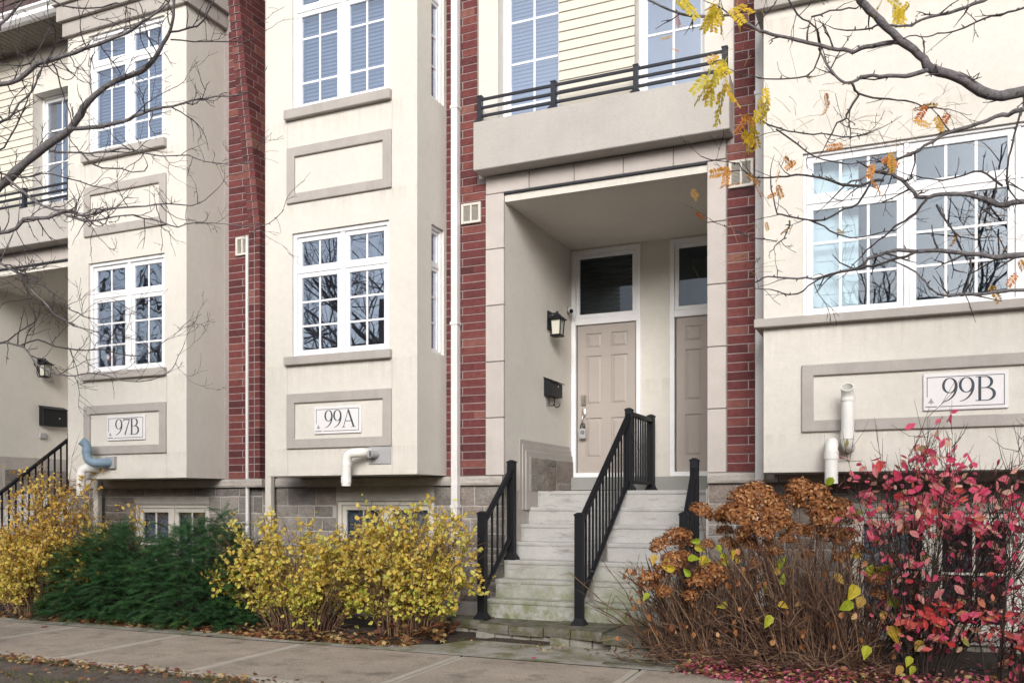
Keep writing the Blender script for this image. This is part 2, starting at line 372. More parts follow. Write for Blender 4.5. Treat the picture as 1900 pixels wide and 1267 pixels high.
pave = structure(MB().box(-16, 4, 5.66, 7.2, -.3, -.022).build('pavement', SOIL))
XJ = [-15.98, -14.46, -12.94, -11.42, -9.90, -8.38, -6.86, -5.35, -3.63, -2.0, -.42, 1.1, 2.6]
for k in range(len(XJ) - 1):
    x0, x1 = XJ[k] + .010, XJ[k + 1] - .010; sk = .05
    m = MB(); yf = 5.60; yb = 7.2
    def pt(x, y, z): return (x - (y - 5.6) * .035, y, z)
    dz = rnd.uniform(-.002, .002)
    m.add([pt(x0, yf, -.1), pt(x1, yf, -.1), pt(x1, yb, -.1), pt(x0, yb, -.1), pt(x0, yf, dz), pt(x1, yf, dz), pt(x1, yb, dz), pt(x0, yb, dz)],
          [(0, 1, 5, 4), (1, 2, 6, 5), (2, 3, 7, 6), (3, 0, 4, 7), (4, 5, 6, 7)])
    sl_ = m.build('paving_slab', EDGE, pave, bev=.006)
    e = .055                        # broomed field, slightly proud of the tooled border
    m2 = MB(); q = [pt(x0 + e, yf + e + .03, dz + .0035), pt(x1 - e, yf + e + .03, dz + .0035), pt(x1 - e, yb - e * .5, dz + .0035), pt(x0 + e, yb - e * .5, dz + .0035)]
    m2.add(q + [(a, b, c - .003) for a, b, c in q], [(0, 1, 2, 3), (0, 4, 5, 1), (1, 5, 6, 2), (2, 6, 7, 3), (3, 7, 4, 0)])
    m2.build('slab_surface', SLAB, sl_)
am = MB(); bk = []
for i in range(61):
    x = -10.4 + i * (10.4 - 1.75) / 60
    yb = 7.40 if x < -8.9 else (7.46 if x < -6.3 else (7.34 if x < -5.0 else 7.34 + (x + 5.0) * .45))
    if x > -4.1: yb = 8.05
    bk.append((x, min(yb, 8.05) + .03 * mnoise.noise(Vector((x * 3, 0, 0)))))
for x, y in bk: am.v += [(x, 7.21, .001), (x, y, .0 if x < -4 else .004)]
for i in range(60): am.f.append((2 * i, 2 * i + 2, 2 * i + 3, 2 * i + 1))
structure(am.build('apron', PATCH))
bpm = thing('brick_paving', (-2.0, 7.6, 0), 'small patch of mossy interlocking paving bricks at the right foot of the steps', 'paving')
for i in range(4):
    for j in range(3):
        x = -2.42 + i * .205 + (j % 2) * .1; y = 7.3 + j * .105 + i * .01
        bx('paving_brick', PAVER, bpm, x, x + .195, y, y + .097, -.03, .009 + rnd.uniform(0, .004), bev=.004)

# ------------------------------------------------------------------ windows and doors
def room(parent, x0, x1, y0, y1, z0, z1, mat=ROOM, open_right=False):
    m = MB(); c = [(x0, y0, z0), (x1, y0, z0), (x1, y1, z0), (x0, y1, z0), (x0, y0, z1), (x1, y0, z1), (x1, y1, z1), (x0, y1, z1)]
    fs = [(0, 1, 2, 3), (4, 7, 6, 5), (3, 2, 6, 7), (0, 3, 7, 4)]
    if not open_right: fs.append((1, 5, 6, 2))
    m.add(c, fs)
    if open_right: m.add([(x1, 9.2, z0), (x1, y1, z0), (x1, y1, z1), (x1, 9.2, z1)], [(0, 1, 2, 3)])
    return m.build('room', mat, parent)
def window(parent, F, u0, u1, z0, z1, cols, rows, grid, glass=None, frame=.045, sash=.05, mull=.058, fmat=None, blinds=(), dep=.05):
    """cols / rows: centre lines of mullions / transoms; grid(ci, ri) -> (vertical fractions, horizontal fractions)"""
    fmat = fmat or WHITE; glass = glass or GLASS; base = -dep
    w = MB(); w.ring(F, u0, u1, z0, z1, frame, base - .06, base + .022)
    ce = [u0 + frame] + [x for c in cols for x in (c - mull / 2, c + mull / 2)] + [u1 - frame]
    re = [z0 + frame * .6] + [x for c in rows for x in (c - .016, c + .016)] + [z1 - frame]
    for c in cols: w.fbox(F, c - mull / 2, c + mull / 2, z0 + frame, z1 - frame, base - .055, base + .014)
    for i in range(0, len(ce), 2):
        for r in rows: w.fbox(F, ce[i], ce[i + 1], r - .016, r + .016, base - .055, base + .008)
    wo_ = w.build('window', fmat, parent, org=F.p((u0 + u1) / 2, z0, 0), bev=.004)
    for i in range(0, len(ce), 2):
        for j in range(0, len(re), 2):
            a, b, c, d = ce[i] + .002, ce[i + 1] - .002, re[j] + .002, re[j + 1] - .002
            MB().ring(F, a, b, c, d, sash, base - .05, base).build('sash', fmat, wo_, bev=.004)
            a, b, c, d = a + sash, b - sash, c + sash, d - sash
            MB().fbox(F, a, b, c, d, base - .024, base - .018).build('pane', glass, wo_)
            vf, hf = grid(i // 2, j // 2)
            for v in vf: MB().fbox(F, a + (b - a) * v - .011, a + (b - a) * v + .011, c, d, base - .017, base - .0135).build('glazing_bar', fmat, wo_)
            for h in hf: MB().fbox(F, a, b, c + (d - c) * h - .011, c + (d - c) * h + .011, base - .0168, base - .0130).build('glazing_bar', fmat, wo_)
            if (i // 2, j // 2) in blinds:
                bm_ = MB(); z = d - .01; bmat = blinds[(i // 2, j // 2)] if isinstance(blinds, dict) else BLIND
                while z > c + .02:
                    p = [F.p(a - .03, z, base - .11), F.p(b + .03, z, base - .11), F.p(b + .03, z - .046, base - .082), F.p(a - .03, z - .046, base - .082)]
                    bm_.add(p, [(0, 1, 2, 3)]); z -= .043
                bm_.build('blind', bmat, wo_)
    return wo_
def g_low(ci, ri): return ((.5,), (1 / 3, 2 / 3)) if ri == 0 else ((.5,), ())
def g_up(ci, ri): return ((.5,), (.24, .75)) if ri == 0 else ((.5,), ())
def g3(ci, ri): return ((1 / 3, 2 / 3), (1 / 3, 2 / 3)) if ri == 0 else ((1 / 3, 2 / 3), ())

def glyph_strokes(ch):
    def arc(cx, cy, rx, ry, a0, a1, n, wf):
        return [((cx + rx * math.cos(R(a0 + (a1 - a0) * k / n)), cy + ry * math.sin(R(a0 + (a1 - a0) * k / n))), wf(R(a0 + (a1 - a0) * k / n))) for k in range(n + 1)]
    def bez(p, w, n=14):
        out = []
        for k in range(n + 1):
            t = k / n; b = [(1 - t) ** 3, 3 * t * (1 - t) ** 2, 3 * t * t * (1 - t), t ** 3]
            out.append(((sum(b[i] * p[i][0] for i in range(4)), sum(b[i] * p[i][1] for i in range(4))), w[0] + (w[1] - w[0]) * t ** 1.4))
        return out
    thick = lambda th: .028 + .075 * abs(math.cos(th)) ** 1.3
    if ch == '9':
        return .62, [arc(.29, .68, .235, .30, 0, 360, 32, thick), bez([(.527, .70), (.56, .40), (.40, .08), (.05, .01)], (.105, .022))]
    if ch == '7':
        return .56, [[((.02, .95), .07), ((.54, .95), .07)], [((.03, .97), .02), ((.02, .82), .035)], [((.53, .94), .05), ((.17, .01), .085)]]
    if ch == 'A':
        return .86, [[((.43, 1.0), .03), ((.10, .02), .04)], [((.41, 1.0), .06), ((.45, .9), .105), ((.80, .02), .105)], [((.2, .35), .035), ((.64, .35), .035)],
                     [((.0, .014), .028), ((.22, .014), .028)], [((.62, .014), .028), ((.95, .014), .028)]]
    up = [((.13, .985), .028), ((.34, .985), .03)] + arc(.36, .76, .22, .225, 80, -80, 14, lambda t: .028 + .08 * abs(math.cos(t)) ** 1.3) + [((.34, .53), .03), ((.13, .53), .028)]
    lo = [((.13, .53), .028), ((.38, .53), .03)] + arc(.40, .272, .275, .257, 80, -80, 16, lambda t: .028 + .085 * abs(math.cos(t)) ** 1.3) + [((.36, .015), .03), ((.13, .015), .028)]
    return .76, [[((.15, 0), .105), ((.15, 1), .105)], up, lo, [((.0, .014), .028), ((.3, .014), .028)], [((.0, .986), .028), ((.3, .986), .028)]]
def plaque(text, F, u0, u1, z0, z1, label):
    t = thing('number_plaque', F.p((u0 + u1) / 2, z0, .0), label, 'house number')
    bd = MB().fbox(F, u0, u1, z0, z1, .001, .022).build('board', PLAQUE, t, bev=.004)
    m = MB(); e = .028; lw = .005; d0, d1 = .022, .0245
    a, b, c, d = u0 + e, u1 - e, z0 + e, z1 - e
    m.fbox(F, a, b, d - lw, d, d0, d1); m.fbox(F, b - lw, b, c, d - lw, d0, d1); m.fbox(F, a + .1, b - lw, c, c + lw, d0, d1); m.fbox(F, a, a + lw, c + .085, d - lw, d0, d1)
    m.build('border_line', INK, t)
    h = (z1 - z0) * .655; zb = z0 + (z1 - z0) * .215; tw = sum(glyph_strokes(ch)[0] for ch in text)
    sx = (u1 - u0) * .64 / tw; u = u0 + (u1 - u0) * .225; lay = 0
    for ch in text:
        adv, strokes = glyph_strokes(ch); gm = MB()
        for st in strokes:
            lay += 1; P = [Vector((p[0][0] * sx, p[0][1] * h)) for p in st]; top, n = [], len(P)
            L, Rr = [], []
            for k in range(n):
                tg = (P[min(k + 1, n - 1)] - P[max(k - 1, 0)]).normalized(); nn = Vector((-tg.y, tg.x)); hw = st[k][1] * h * .5
                L.append(P[k] + nn * hw); Rr.append(P[k] - nn * hw)
            dd = .0235 + .00025 * (lay % 9); b0 = len(gm.v)
            for q in L + Rr: gm.v.append(tuple(F.p(u + q.x, zb + q.y, dd)))
            for q in L + Rr: gm.v.append(tuple(F.p(u + q.x, zb + q.y, .0221)))
            for k in range(n - 1):
                gm.f.append((b0 + k, b0 + n + k, b0 + n + k + 1, b0 + k + 1))
                gm.f.append((b0 + 2 * n + k, b0 + k, b0 + k + 1, b0 + 2 * n + k + 1)); gm.f.append((b0 + n + k, b0 + 3 * n + k, b0 + 3 * n + k + 1, b0 + n + k + 1))
        gm.build('character', INK, t); u += adv * sx
    em = MB(); cx = a + .032; cz = c + .034                       # small tree-shaped emblem with a line of fine print below it
    for k in range(5):
        hw = .026 - .002 * k; em.add([F.p(cx - hw + k * .004, cz + k * .008, .0238 + k * .0002), F.p(cx + hw - k * .004, cz + k * .008, .0238 + k * .0002), F.p(cx, cz + .022 + k * .008, .0238 + k * .0002)], [(0, 1, 2)])
    em.fbox(F, cx - .003, cx + .003, cz - .012, cz, .022, .0236); em.build('emblem', INKG, t)
    fm = MB(); x = a - .012
    while x < a + .075:
        wd = rnd.uniform(.004, .009); fm.fbox(F, x, x + wd, c - .002, c + .007, .022, .0236); x += wd + .0025
    fm.build('fine_print', INK, t); return t

# ------------------------------------------------------------------ bricks and stones
BR = {}
def brick_mesh(L, H, D, mat=None):
    k = (round(L, 3), round(H, 3), round(D, 3))
    if k not in BR:
        m = MB().box(0, L, 0, D, 0, H); me = bpy.data.meshes.new('brick'); me.from_pydata(m.v, [], m.f)
        bm = bmesh.new(); bm.from_mesh(me)
        es = [e for e in bm.edges if all(v.co.y < 1e-6 for v in e.verts)]
        bmesh.ops.bevel(bm, geom=es, offset=.003, segments=1, affect='EDGES'); bm.to_mesh(me); bm.free()
        me.materials.append(BRICK); BR[k] = me
    return BR[k]
def put_brick(parent, x, y, z, L, D, H=.0805):
    o = place('brick', brick_mesh(L, H, D), parent, (x, y + rnd.uniform(-.0015, .0015), z)); return o
def brickwall(parent, x0f, x1f, z0, z1, y, joints, skip=()):
    """running bond; joints(course) -> list of joint positions"""
    n = int((z1 - z0) / .09)
    for k in range(n):
        z = z0 + .005 + k * .09; x0, x1 = x0f(z), x1f(z)
        js = [x0] + [j for j in joints(k) if x0 + .03 < j < x1 - .03] + [x1]
        for a, b in zip(js, js[1:]):
            a2, b2 = a + .005, b - .005
            hit = [s for s in skip if s[0] < b2 and s[1] > a2 and s[2] < z + .08 and s[3] > z]
            if hit:
                s = hit[0]
                if s[0] - a2 > .03: put_brick(parent, a2, y, z, s[0] - a2, .09)
                if b2 - s[1] > .03: put_brick(parent, s[1], y, z, b2 - s[1], .09)
            else: put_brick(parent, a2, y, z, b2 - a2, .09)
def stone(parent, F, u0, u1, z0, z1, d, mat=None):
    """split-faced block: bulging, uneven front"""
    m = MB(); nu, nz = (4, 3) if u1 - u0 > .2 else (3, 3); s = rnd.uniform(0, 99)
    for j in range(nz + 1):
        for i in range(nu + 1):
            e = (i in (0, nu)) or (j in (0, nz)); uu = u0 + (u1 - u0) * i / nu; zz = z0 + (z1 - z0) * j / nz
            if not e: uu += rnd.uniform(-.015, .015); zz += rnd.uniform(-.01, .01)
            else: uu += rnd.uniform(-.003, .003); zz += rnd.uniform(-.003, .003)
            m.v.append(F.p(uu, zz, d * (.5 if e else rnd.uniform(.7, 1.35))))
    for j in range(nz):
        for i in range(nu):
            a = j * (nu + 1) + i; m.f.append((a, a + 1, a + nu + 2, a + nu + 1))
    rim = [i for i in range(nu + 1)] + [(j + 1) * (nu + 1) - 1 for j in range(1, nz + 1)] + [nz * (nu + 1) + i for i in range(nu - 1, -1, -1)] + [j * (nu + 1) for j in range(nz - 1, 0, -1)]
    b = len(m.v)
    for i in rim: m.v.append(Vector(m.v[i]) - F.n * (d + .02))
    for k in range(len(rim)):
        q = (k + 1) % len(rim); m.f.append((rim[q], rim[k], b + k, b + q))
    m.v = [tuple(p) for p in m.v]
    return m.build('stone', mat or STONE, parent, org=F.p(u0, z0, 0))
def ashlar(parent, F, u0, u1, z0, z1, holes=(), d=.014):
    z = z0; row = 0
    hs = []
    while z < z1 - .03:
        h = rnd.choice([.115, .165, .21, .14]);
        if z1 - z - h < .08: h = z1 - z
        hs.append((z, z + h)); z += h
    for (a, b) in hs:
        u = u0 - rnd.uniform(0, .15)
        while u < u1:
            L = rnd.uniform(.22, .44) if b - a > .13 else rnd.uniform(.25, .5)
            p, q = max(u, u0), min(u + L, u1); u += L
            if u1 - u < .1: q = u1; u = u1 + 1
            segs = [(p, q)]
            for hx0, hx1, hz0, hz1 in holes:
                if hz0 < b - .02 and hz1 > a + .02:
                    new = []
                    for (s, t) in segs:
                        if s < hx0: new.append((s, min(t, hx0)))
                        if t > hx1: new.append((max(s, hx1), t))
                    segs = new
            for (s, t) in segs:
                if t - s < .05: continue
                if b - a > .16 and t - s < .36 and rnd.random() < .3:
                    mz = a + (b - a) * rnd.uniform(.42, .58); stone(parent, F, s + .008, t - .008, a + .008, mz - .006, d); stone(parent, F, s + .006, t - .006, mz + .006, b - .008, d)
                else: stone(parent, F, s + .008, t - .008, a + .008, b - .008, d)
def rough_ledge(parent, F, u0, u1, z0, z1, d0, d1):
    m = MB(); n = max(4, int((u1 - u0) / .035)); nz = 4
    for j in range(nz + 1):
        for i in range(n + 1):
            u = u0 + (u1 - u0) * i / n; z = z0 + (z1 - z0) * j / nz
            q = .5 + .5 * mnoise.noise(Vector((u * 9 + F.o.y, z * 22, 7))); e = 1 if 0 < j < nz else .45
            m.v.append(tuple(F.p(u, z, d1 - .028 * (1 - e) - .022 * q * e)))
    for j in range(nz):
        for i in range(n): a = j * (n + 1) + i; m.f.append((a, a + 1, a + n + 2, a + n + 1))
    t = nz * (n + 1)
    m.add([F.p(u0, z0, d1 - .02), F.p(u1, z0, d1 - .02), F.p(u1, z1, d1 - .02), F.p(u0, z1, d1 - .02), F.p(u0, z0, d0), F.p(u1, z0, d0), F.p(u1, z1, d0), F.p(u0, z1, d0)],
          [(3, 2, 6, 7), (1, 0, 4, 5), (2, 1, 5, 6), (0, 3, 7, 4)])
    return m.build('ledge_stone', LEDGE, parent)
# ------------------------------------------------------------------ houses
YF, YW = 8.45, 9.12
h97 = thing('townhouse', (-9.06, 9.12, 0), 'townhouse with the leftmost bay and a shaded porch at its left, behind the bare branches', 'townhouse')
h99a = thing('townhouse', (-4.5, 9.12, 0), 'townhouse in the middle with the tall bay and the recessed double-door porch', 'townhouse')
h99b = thing('townhouse', (.3, 9.12, 0), 'townhouse at the right with the wide three-part window above pink leaves', 'townhouse')
FF = front(YF)
def trimring(h, F, u0, u1, z0, z1, w, d): MB().ring(F, u0, u1, z0, z1, w, .001, d).build('panel_moulding', TRIM, h, bev=.006)
def sill(h, F, u0, u1, z0, z1, d): bx('window_sill', TRIM, h, u0, u1, z0, z1, -.04, d, F=F, bev=.006)
def bay(h, x0, blinds_up, glass_lo, side=True):
    x1 = x0 + 2.0; wl, wr = x0 + .365, x0 + 1.652
    lo = (wl, wr, 3.015, 4.42); up = (wl, wr, 5.815, 7.33)
    FR = Fr((x1, 0, 0), (0, 1, 0), (1, 0, 0)); FL = Fr((x0, 0, 0), (0, -1, 0), (-1, 0, 0))
    slo = (8.762, 9.05, 3.015, 4.42); sup = (8.762, 9.05, 5.815, 7.33)
    m = MB(); m.wall(FF, x0, x1, 1.665, 8.3, [lo, up], .12); m.wall(FR, YF, YW, 1.665, 8.3, [slo, sup] if side else [], .1); m.wall(FL, -YW, -YF, 1.665, 8.3, [], .1)
    m.add([(x0, YF, 1.665), (x1, YF, 1.665), (x1, YW, 1.665), (x0, YW, 1.665)], [(0, 3, 2, 1)])
    m.add([(x0, YF, 8.3), (x1, YF, 8.3), (x1, YW, 8.3), (x0, YW, 8.3)], [(0, 1, 2, 3)])
    m.build('bay_wall', STUCCO, h)
    trimring(h, FF, x0 + .305, x0 + 1.69, 1.972, 2.594, .107, .03); trimring(h, FF, x0 + .305, x0 + 1.69, 4.757, 5.387, .107, .03)
    sill(h, FF, x0 + .288, x0 + 1.69, 2.918, 3.014, .06); sill(h, FF, x0 + .288, x0 + 1.69, 5.705, 5.814, .06)
    cm = x0 + 1.026
    for u in (x0 + .306, x0 + 1.689):                      # score lines in the stucco between sill and mouldings
        for z0, z1 in ((2.596, 2.916), (5.389, 5.703), (1.667, 1.970)): bx('score_line', TRIM, h, u - .0025, u + .0025, z0, z1, -.002, .0012, F=FF)
    window(h, FF, *lo, (cm,), (3.982,), g_low, glass=glass_lo)
    window(h, FF, *up, (cm,), (6.95,), g_up, blinds=blinds_up)
    for s, rr in ((slo, 3.99), (sup, 6.95)) if side else (): window(h, FR, *s, (), (rr,), lambda a, b: ((), (1 / 3, 2 / 3)) if b == 0 else ((), ()), frame=.035, sash=.035)
    room(h, x0 + .11, x1 - .11, YF + .20, 10.9, 2.2, 4.75, open_right=True); room(h, x0 + .11, x1 - .11, YF + .20, 10.9, 4.95, 8.2, open_right=True)
    for (z0, z1, d) in ((7.38, 7.56, .05), (7.562, 7.76, .10), (7.762, 8.02, .14)):       # frieze and cornice wrapping the bay
        c = MB(); c.box(x0 - d, x1 + d, YF - d, YF - .001, z0, z1); c.box(x1 + .001, x1 + d, YF, YW, z0, z1); c.box(x0 - d, x0 - .001, YF, YW, z0, z1)
        c.build('cornice', TRIM, h, bev=.006)
bay(h97, -10.06, {(0, 0): BLIND, (1, 0): BLIND, (0, 1): BLIND, (1, 1): BLIND}, GLASSW, False)  # blinds behind every upper light, added to brighten the panes towards sky colour
bay(h99a, -6.86, {(0, 0): BLIND, (1, 0): BLIND, (0, 1): BLIND, (1, 1): BLIND}, GLASS)
plaque('97B', FF, -9.347, -8.71, 2.143, 2.45, 'small white house number plaque reading 97B on the leftmost bay')
plaque('99A', FF, -6.175, -5.552, 2.128, 2.43, 'small white house number plaque reading 99A below the middle bay window')
plaque('99B', FF, .054, .689, 2.132, 2.44, 'white house number plaque reading 99B above the pink-leaved shrub')

# right-hand bay, wider, three lights
def bay_b(h):
    x0, x1 = -1.262, 1.95; lo = (-.922, 1.60, 3.012, 4.46)
    FL = Fr((x0, 0, 0), (0, -1, 0), (-1, 0, 0)); FR = Fr((x1, 0, 0), (0, 1, 0), (1, 0, 0))
    m = MB(); m.wall(FF, x0, x1, 1.63, 8.3, [lo], .12); m.wall(FR, YF, YW, 1.63, 8.3, [], .1); m.wall(FL, -YW, -YF, 1.63, 8.3, [], .1)
    m.add([(x0, YF, 1.63), (x1, YF, 1.63), (x1, YW, 1.63), (x0, YW, 1.63)], [(0, 3, 2, 1)]); m.add([(x0, YF, 8.3), (x1, YF, 8.3), (x1, YW, 8.3), (x0, YW, 8.3)], [(0, 1, 2, 3)])
    m.build('bay_wall', STUCCO, h)
    trimring(h, FF, -.93, 1.61, 1.984, 2.578, .10, .03)
    for (z0, z1) in ((2.932, 3.008), (5.79, 5.93)):
        c = MB(); c.box(x0 - .075, x1 + .075, YF - .075, YF - .001, z0, z1); c.box(x0 - .075, x0 - .001, YF, YF + .5, z0, z1); c.box(x1 + .001, x1 + .075, YF, YF + .5, z0, z1); c.build('ledge', TRIM, h, bev=.005)
    window(h, FF, *lo, (-.077, .763), (4.03,), g3, glass=GLASSB, frame=.026, sash=.055, mull=.04)
    room(h, x0 + .11, x1 - .11, YF + .2, 11.2, 2.2, 4.75)
    p = MB(); p.fbox(FF, -.86, -.47, 3.03, 4.44, -.225, -.195)                    # pale panelled shutter standing inside the left light
    for k in range(9):
        z = 3.08 + k * .15; p.fbox(FF, -.83, -.67, z, z + .11, -.195, -.187); p.fbox(FF, -.65, -.50, z, z + .11, -.195, -.187)
    p.build('inner_shutter', PALEROOM, h)
bay_b(h99b)

# party-wall strip with the corbelled brick pier
wallback = MB().box(-8.06, -6.86, YW - .0, YW + .2, 1.6, 8.3).build('party_wall', MORTAR, h97)
VENT97 = (-7.85, -7.645, 4.47, 4.70)
strip = MB().box(-8.0, -7.6, 9.1025, 9.1185, 1.66, 8.2).build('brick_strip', MORTAR, h97)
brickwall(strip, lambda z: -7.985, lambda z: -7.585, 1.66, 7.4, 9.098, lambda k: [-7.76] if k % 2 else [-7.645])
pm = MB(); pz = []
for k in range(70):
    z = 1.66 + .09 * k
    if z > 7.55: break
    n = max(0, round((z - 4.70) / .09)); pz.append((z, 9.0 - .0128 * n))
for z, y in pz: pm.box(-7.576, -7.4105, y + .004, 9.11, z, z + .09)
pier = pm.build('brick_pier', MORTAR, h97)
for k, (z, y) in enumerate(pz):
    put_brick(pier, -7.579, y, z + .005, .081, .085); 
    dep = 9.115 - y
    if dep < .2: put_brick(pier, -7.489, y, z + .005, .081, dep)
    else:
        a = .13 if k % 2 else .22
        a = min(a, dep - .03); put_brick(pier, -7.489, y, z + .005, .081, a - .005); put_brick(pier, -7.489, y + a + .005, z + .005, .081, dep - a - .005)
rough_ledge(h97, front(9.1), -7.62, -7.36, 1.555, 1.655, -.02, .13)

def foundation(h, x0, x1, holes, ztop=1.555):
    m = MB().wall(front(9.125), x0, x1, -.1, 1.7, [(a, b, c, d) for a, b, c, d in holes], .15); f = m.build('foundation', STMORTAR, h)
    ashlar(f, front(9.125), x0, x1, .02 if x0 > -2 else .25, ztop, holes); return f
B97 = (-9.62, -8.33, .30, 1.34); B99 = (-6.36, -5.03, .26, 1.38); B99B = (-.56, 1.5, .18, 1.27)
foundation(h97, -10.78, -7.46, [B97]); foundation(h99a, -7.458, -4.13, [B99]); foundation(h99b, -1.9, 1.95, [B99B])
for h, (x0, x1) in ((h97, (-10.78, -7.63)), (h99a, (-7.35, -4.145)), (h99b, (-1.905, 1.9))):
    u = x0
    while u < x1 - .05:
        L = min(rnd.uniform(.55, .8), x1 - u); L = x1 - u if x1 - u - L < .2 else L
        rough_ledge(h, front(9.1), u + .003, u + L - .003, 1.555, 1.655, -.02, .045); u += L
for h, b, cols in ((h97, B97, (-8.98,)), (h99a, B99, (-5.695,)), (h99b, B99B, (.13, .82))):
    window(h, front(9.125), *b, cols, (), lambda a, c: ((.5,), (.5,)), fmat=WARMW, frame=.05, sash=.055, blinds={(0, 0): BLIND, (1, 0): BLIND} if h is not h99b else {(0, 0): PALEROOM})
    room(h, b[0] - .1, b[1] + .1, 9.30, 10.9, b[2] - .1, b[3] + .1)
bx('window_sill', TRIM, h99b, -.64, 1.6, .09, .178, -.02, .06, F=front(9.125), bev=.006)

# porch unit: used for the middle porch and, further left, for the porch of the leftmost house
def door(h, xa, xb, lockside):
    """white frame with glazed transom over a six-panel door"""
    F = front(11.2); fr = MB(); fr.ring(F, xa, xb, 1.69, 4.64, .058, -.06, .018); fr.fbox(F, xa + .058, xb - .058, 3.672, 3.755, -.06, .012)
    fr.ring(F, xa + .06, xb - .06, 3.757, 4.58, .05, -.05, .0); d = fr.build('door', WHITE, h, org=F.p((xa + xb) / 2, 1.69, 0), bev=.004)
    MB().fbox(F, xa + .11, xb - .11, 3.807, 4.53, -.028, -.02).build('transom_pane', DGLASS, d)
    bl = MB(); z = 4.52
    while z > 3.82:
        bl.add([F.p(xa + .1, z, -.09), F.p(xb - .1, z, -.09), F.p(xb - .1, z - .05, -.06), F.p(xa + .1, z - .05, -.06)], [(0, 1, 2, 3)]); z -= .054
    if lockside: bl.build('blind', DARKBLIND, d)
    a, b = xa + .075, xb - .075; L = MB(); w = b - a
    # slab with recessed and raised panels
    cols = [(a + w * .145, a + w * .425), (a + w * .585, a + w * .865)]; rows = [(1.94, 2.46), (2.63, 3.265), (3.36, 3.555)]
    ops = [(c0, c1, r0, r1) for c0, c1 in cols for r0, r1 in rows]; FD = front(11.222)
    L.wall(FD, a, b, 1.70, 3.665, ops, .014)
    for o in ops:
        u0, u1, z0, z1 = o; e = .018; e2 = .042
        r0 = [(u0 + e, z0 + e), (u1 - e, z0 + e), (u1 - e, z1 - e), (u0 + e, z1 - e)]; r1 = [(u0 + e2, z0 + e2), (u1 - e2, z0 + e2), (u1 - e2, z1 - e2), (u0 + e2, z1 - e2)]
        L.add([FD.p(*q, -.014) for q in [(u0, z0), (u1, z0), (u1, z1), (u0, z1)]], [(0, 1, 2, 3)])
        L.add([FD.p(*q, -.0139) for q in r0] + [FD.p(*q, -.003) for q in r1], [(k, (k + 1) % 4, 4 + (k + 1) % 4, 4 + k) for k in range(4)] + [(4, 5, 6, 7)])
    L.build('door_leaf', DOORM, d)
    if lockside:
        u = xa + .162; k = MB(); k.fbox(FD, u - .032, u + .032, 2.63, 2.76, .001, .03); k.fbox(FD, u - .018, u + .018, 2.655, 2.735, .03, .036); k.build('deadbolt', STEEL, d, bev=.008)
        k = MB(); P = [FD.p(u + .03 * math.cos(t), 2.53 + .06 * math.sin(t), .014) for t in [2 * math.pi * q / 20 for q in range(21)]]
        k.add([FD.p(u, 2.53, .03)] + P[:20], [(0, 1 + q, 1 + (q + 1) % 20) for q in range(20)])
        k.tube([FD.p(u, 2.52, .02), FD.p(u + .004, 2.49, .055), FD.p(u - .004, 2.44, .065), FD.p(u - .004, 2.38, .05), FD.p(u, 2.35, .02)], [.013, .011, .010, .011, .012], 8); k.build('door_handle', STEEL, d, smooth=True)
        bx('peephole', STEEL, d, (a + b) / 2 - .01, (a + b) / 2 + .01, 3.12, 3.14, .0, .006, F=FD)
    room(h, xa, xb, 11.27, 12.4, 1.6, 4.7)
def lantern(x, y, z, label):
    t = thing('wall_lantern', (x, y, z), label, 'lantern')      # mounted on a wall whose face looks to +X
    MB().box(x, x + .025, y - .055, y + .055, z - .02, z + .21).build('back_plate', BLACK, t, bev=.006)
    a = MB(); a.box(x + .02, x + .10, y - .012, y + .012, z + .165, z + .185); cx = x + .115; a.sq(cx, y, [(.012, z + .15), (.012, z + .20)]); a.build('arm', BLACK, t)
    MB().sq(cx, y, [(.092, z + .095), (.095, z + .103), (.05, z + .145), (.036, z + .15), (.036, z + .165), (.02, z + .172)]).build('lamp_roof', BLACK, t)
    f = MB()
    for sx in (-1, 1):
        for sy in (-1, 1): f.tube([(cx + sx * .055, y + sy * .055, z - .085), (cx + sx * .068, y + sy * .068, z + .096)], .008, 4)
    f.sq(cx, y, [(.066, z - .108), (.072, z - .10), (.06, z - .083)]); f.build('lamp_frame', BLACK, t)
    MB().sq(cx, y, [(.046, z - .082), (.056, z + .094)]).build('lamp_glass', LAMPG, t)
def mailbox(x, y0, y1, z0, z1, label, scroll):
    t = thing('mailbox', (x, (y0 + y1) / 2, z0), label, 'mailbox')
    m = MB(); m.add([(x + .002, y, z) for y in (y0, y1) for z in (z0, z1)] + [(x + .10, y, z) for y in (y0, y1) for z in (z0, z1 - .04)], [(0, 1, 3, 2), (4, 6, 7, 5), (0, 4, 5, 1), (2, 3, 7, 6), (0, 2, 6, 4), (1, 5, 7, 3)])
    m.build('box', BLACK, t, bev=.004)
    l = MB(); l.add([(x + .002, y, z1 + .004) for y in (y0 - .012, y1 + .012)] + [(x + .125, y, z1 - .046) for y in (y0 - .012, y1 + .012)] + [(x + .002, y, z1 + .016) for y in (y0 - .012, y1 + .012)] + [(x + .125, y, z1 - .036) for y in (y0 - .012, y1 + .012)],
                    [(0, 2, 3, 1), (4, 5, 7, 6), (2, 6, 7, 3), (0, 4, 6, 2), (1, 3, 7, 5), (0, 1, 5, 4)]); l.build('lid', BLACK, t)
    bx('lock', STEEL, t, x + .10, x + .104, y1 - .16, y1 - .14, z0 + .12, z0 + .14)
    if scroll:
        for yy in (y0 + .10, y1 - .10):
            c = MB(); c.tube([(x + .03, yy, z0), (x + .03, yy, z0 - .09), (x + .045, yy, z0 - .115), (x + .075, yy, z0 - .12), (x + .10, yy, z0 - .10), (x + .105, yy, z0 - .075)], .006, 6); c.build('newspaper_hook', BLACK, t)
        bx('hook_plate', GREYBOX, t, x + .002, x + .006, y0 + .06, y0 + .16, z0 - .12, z0)
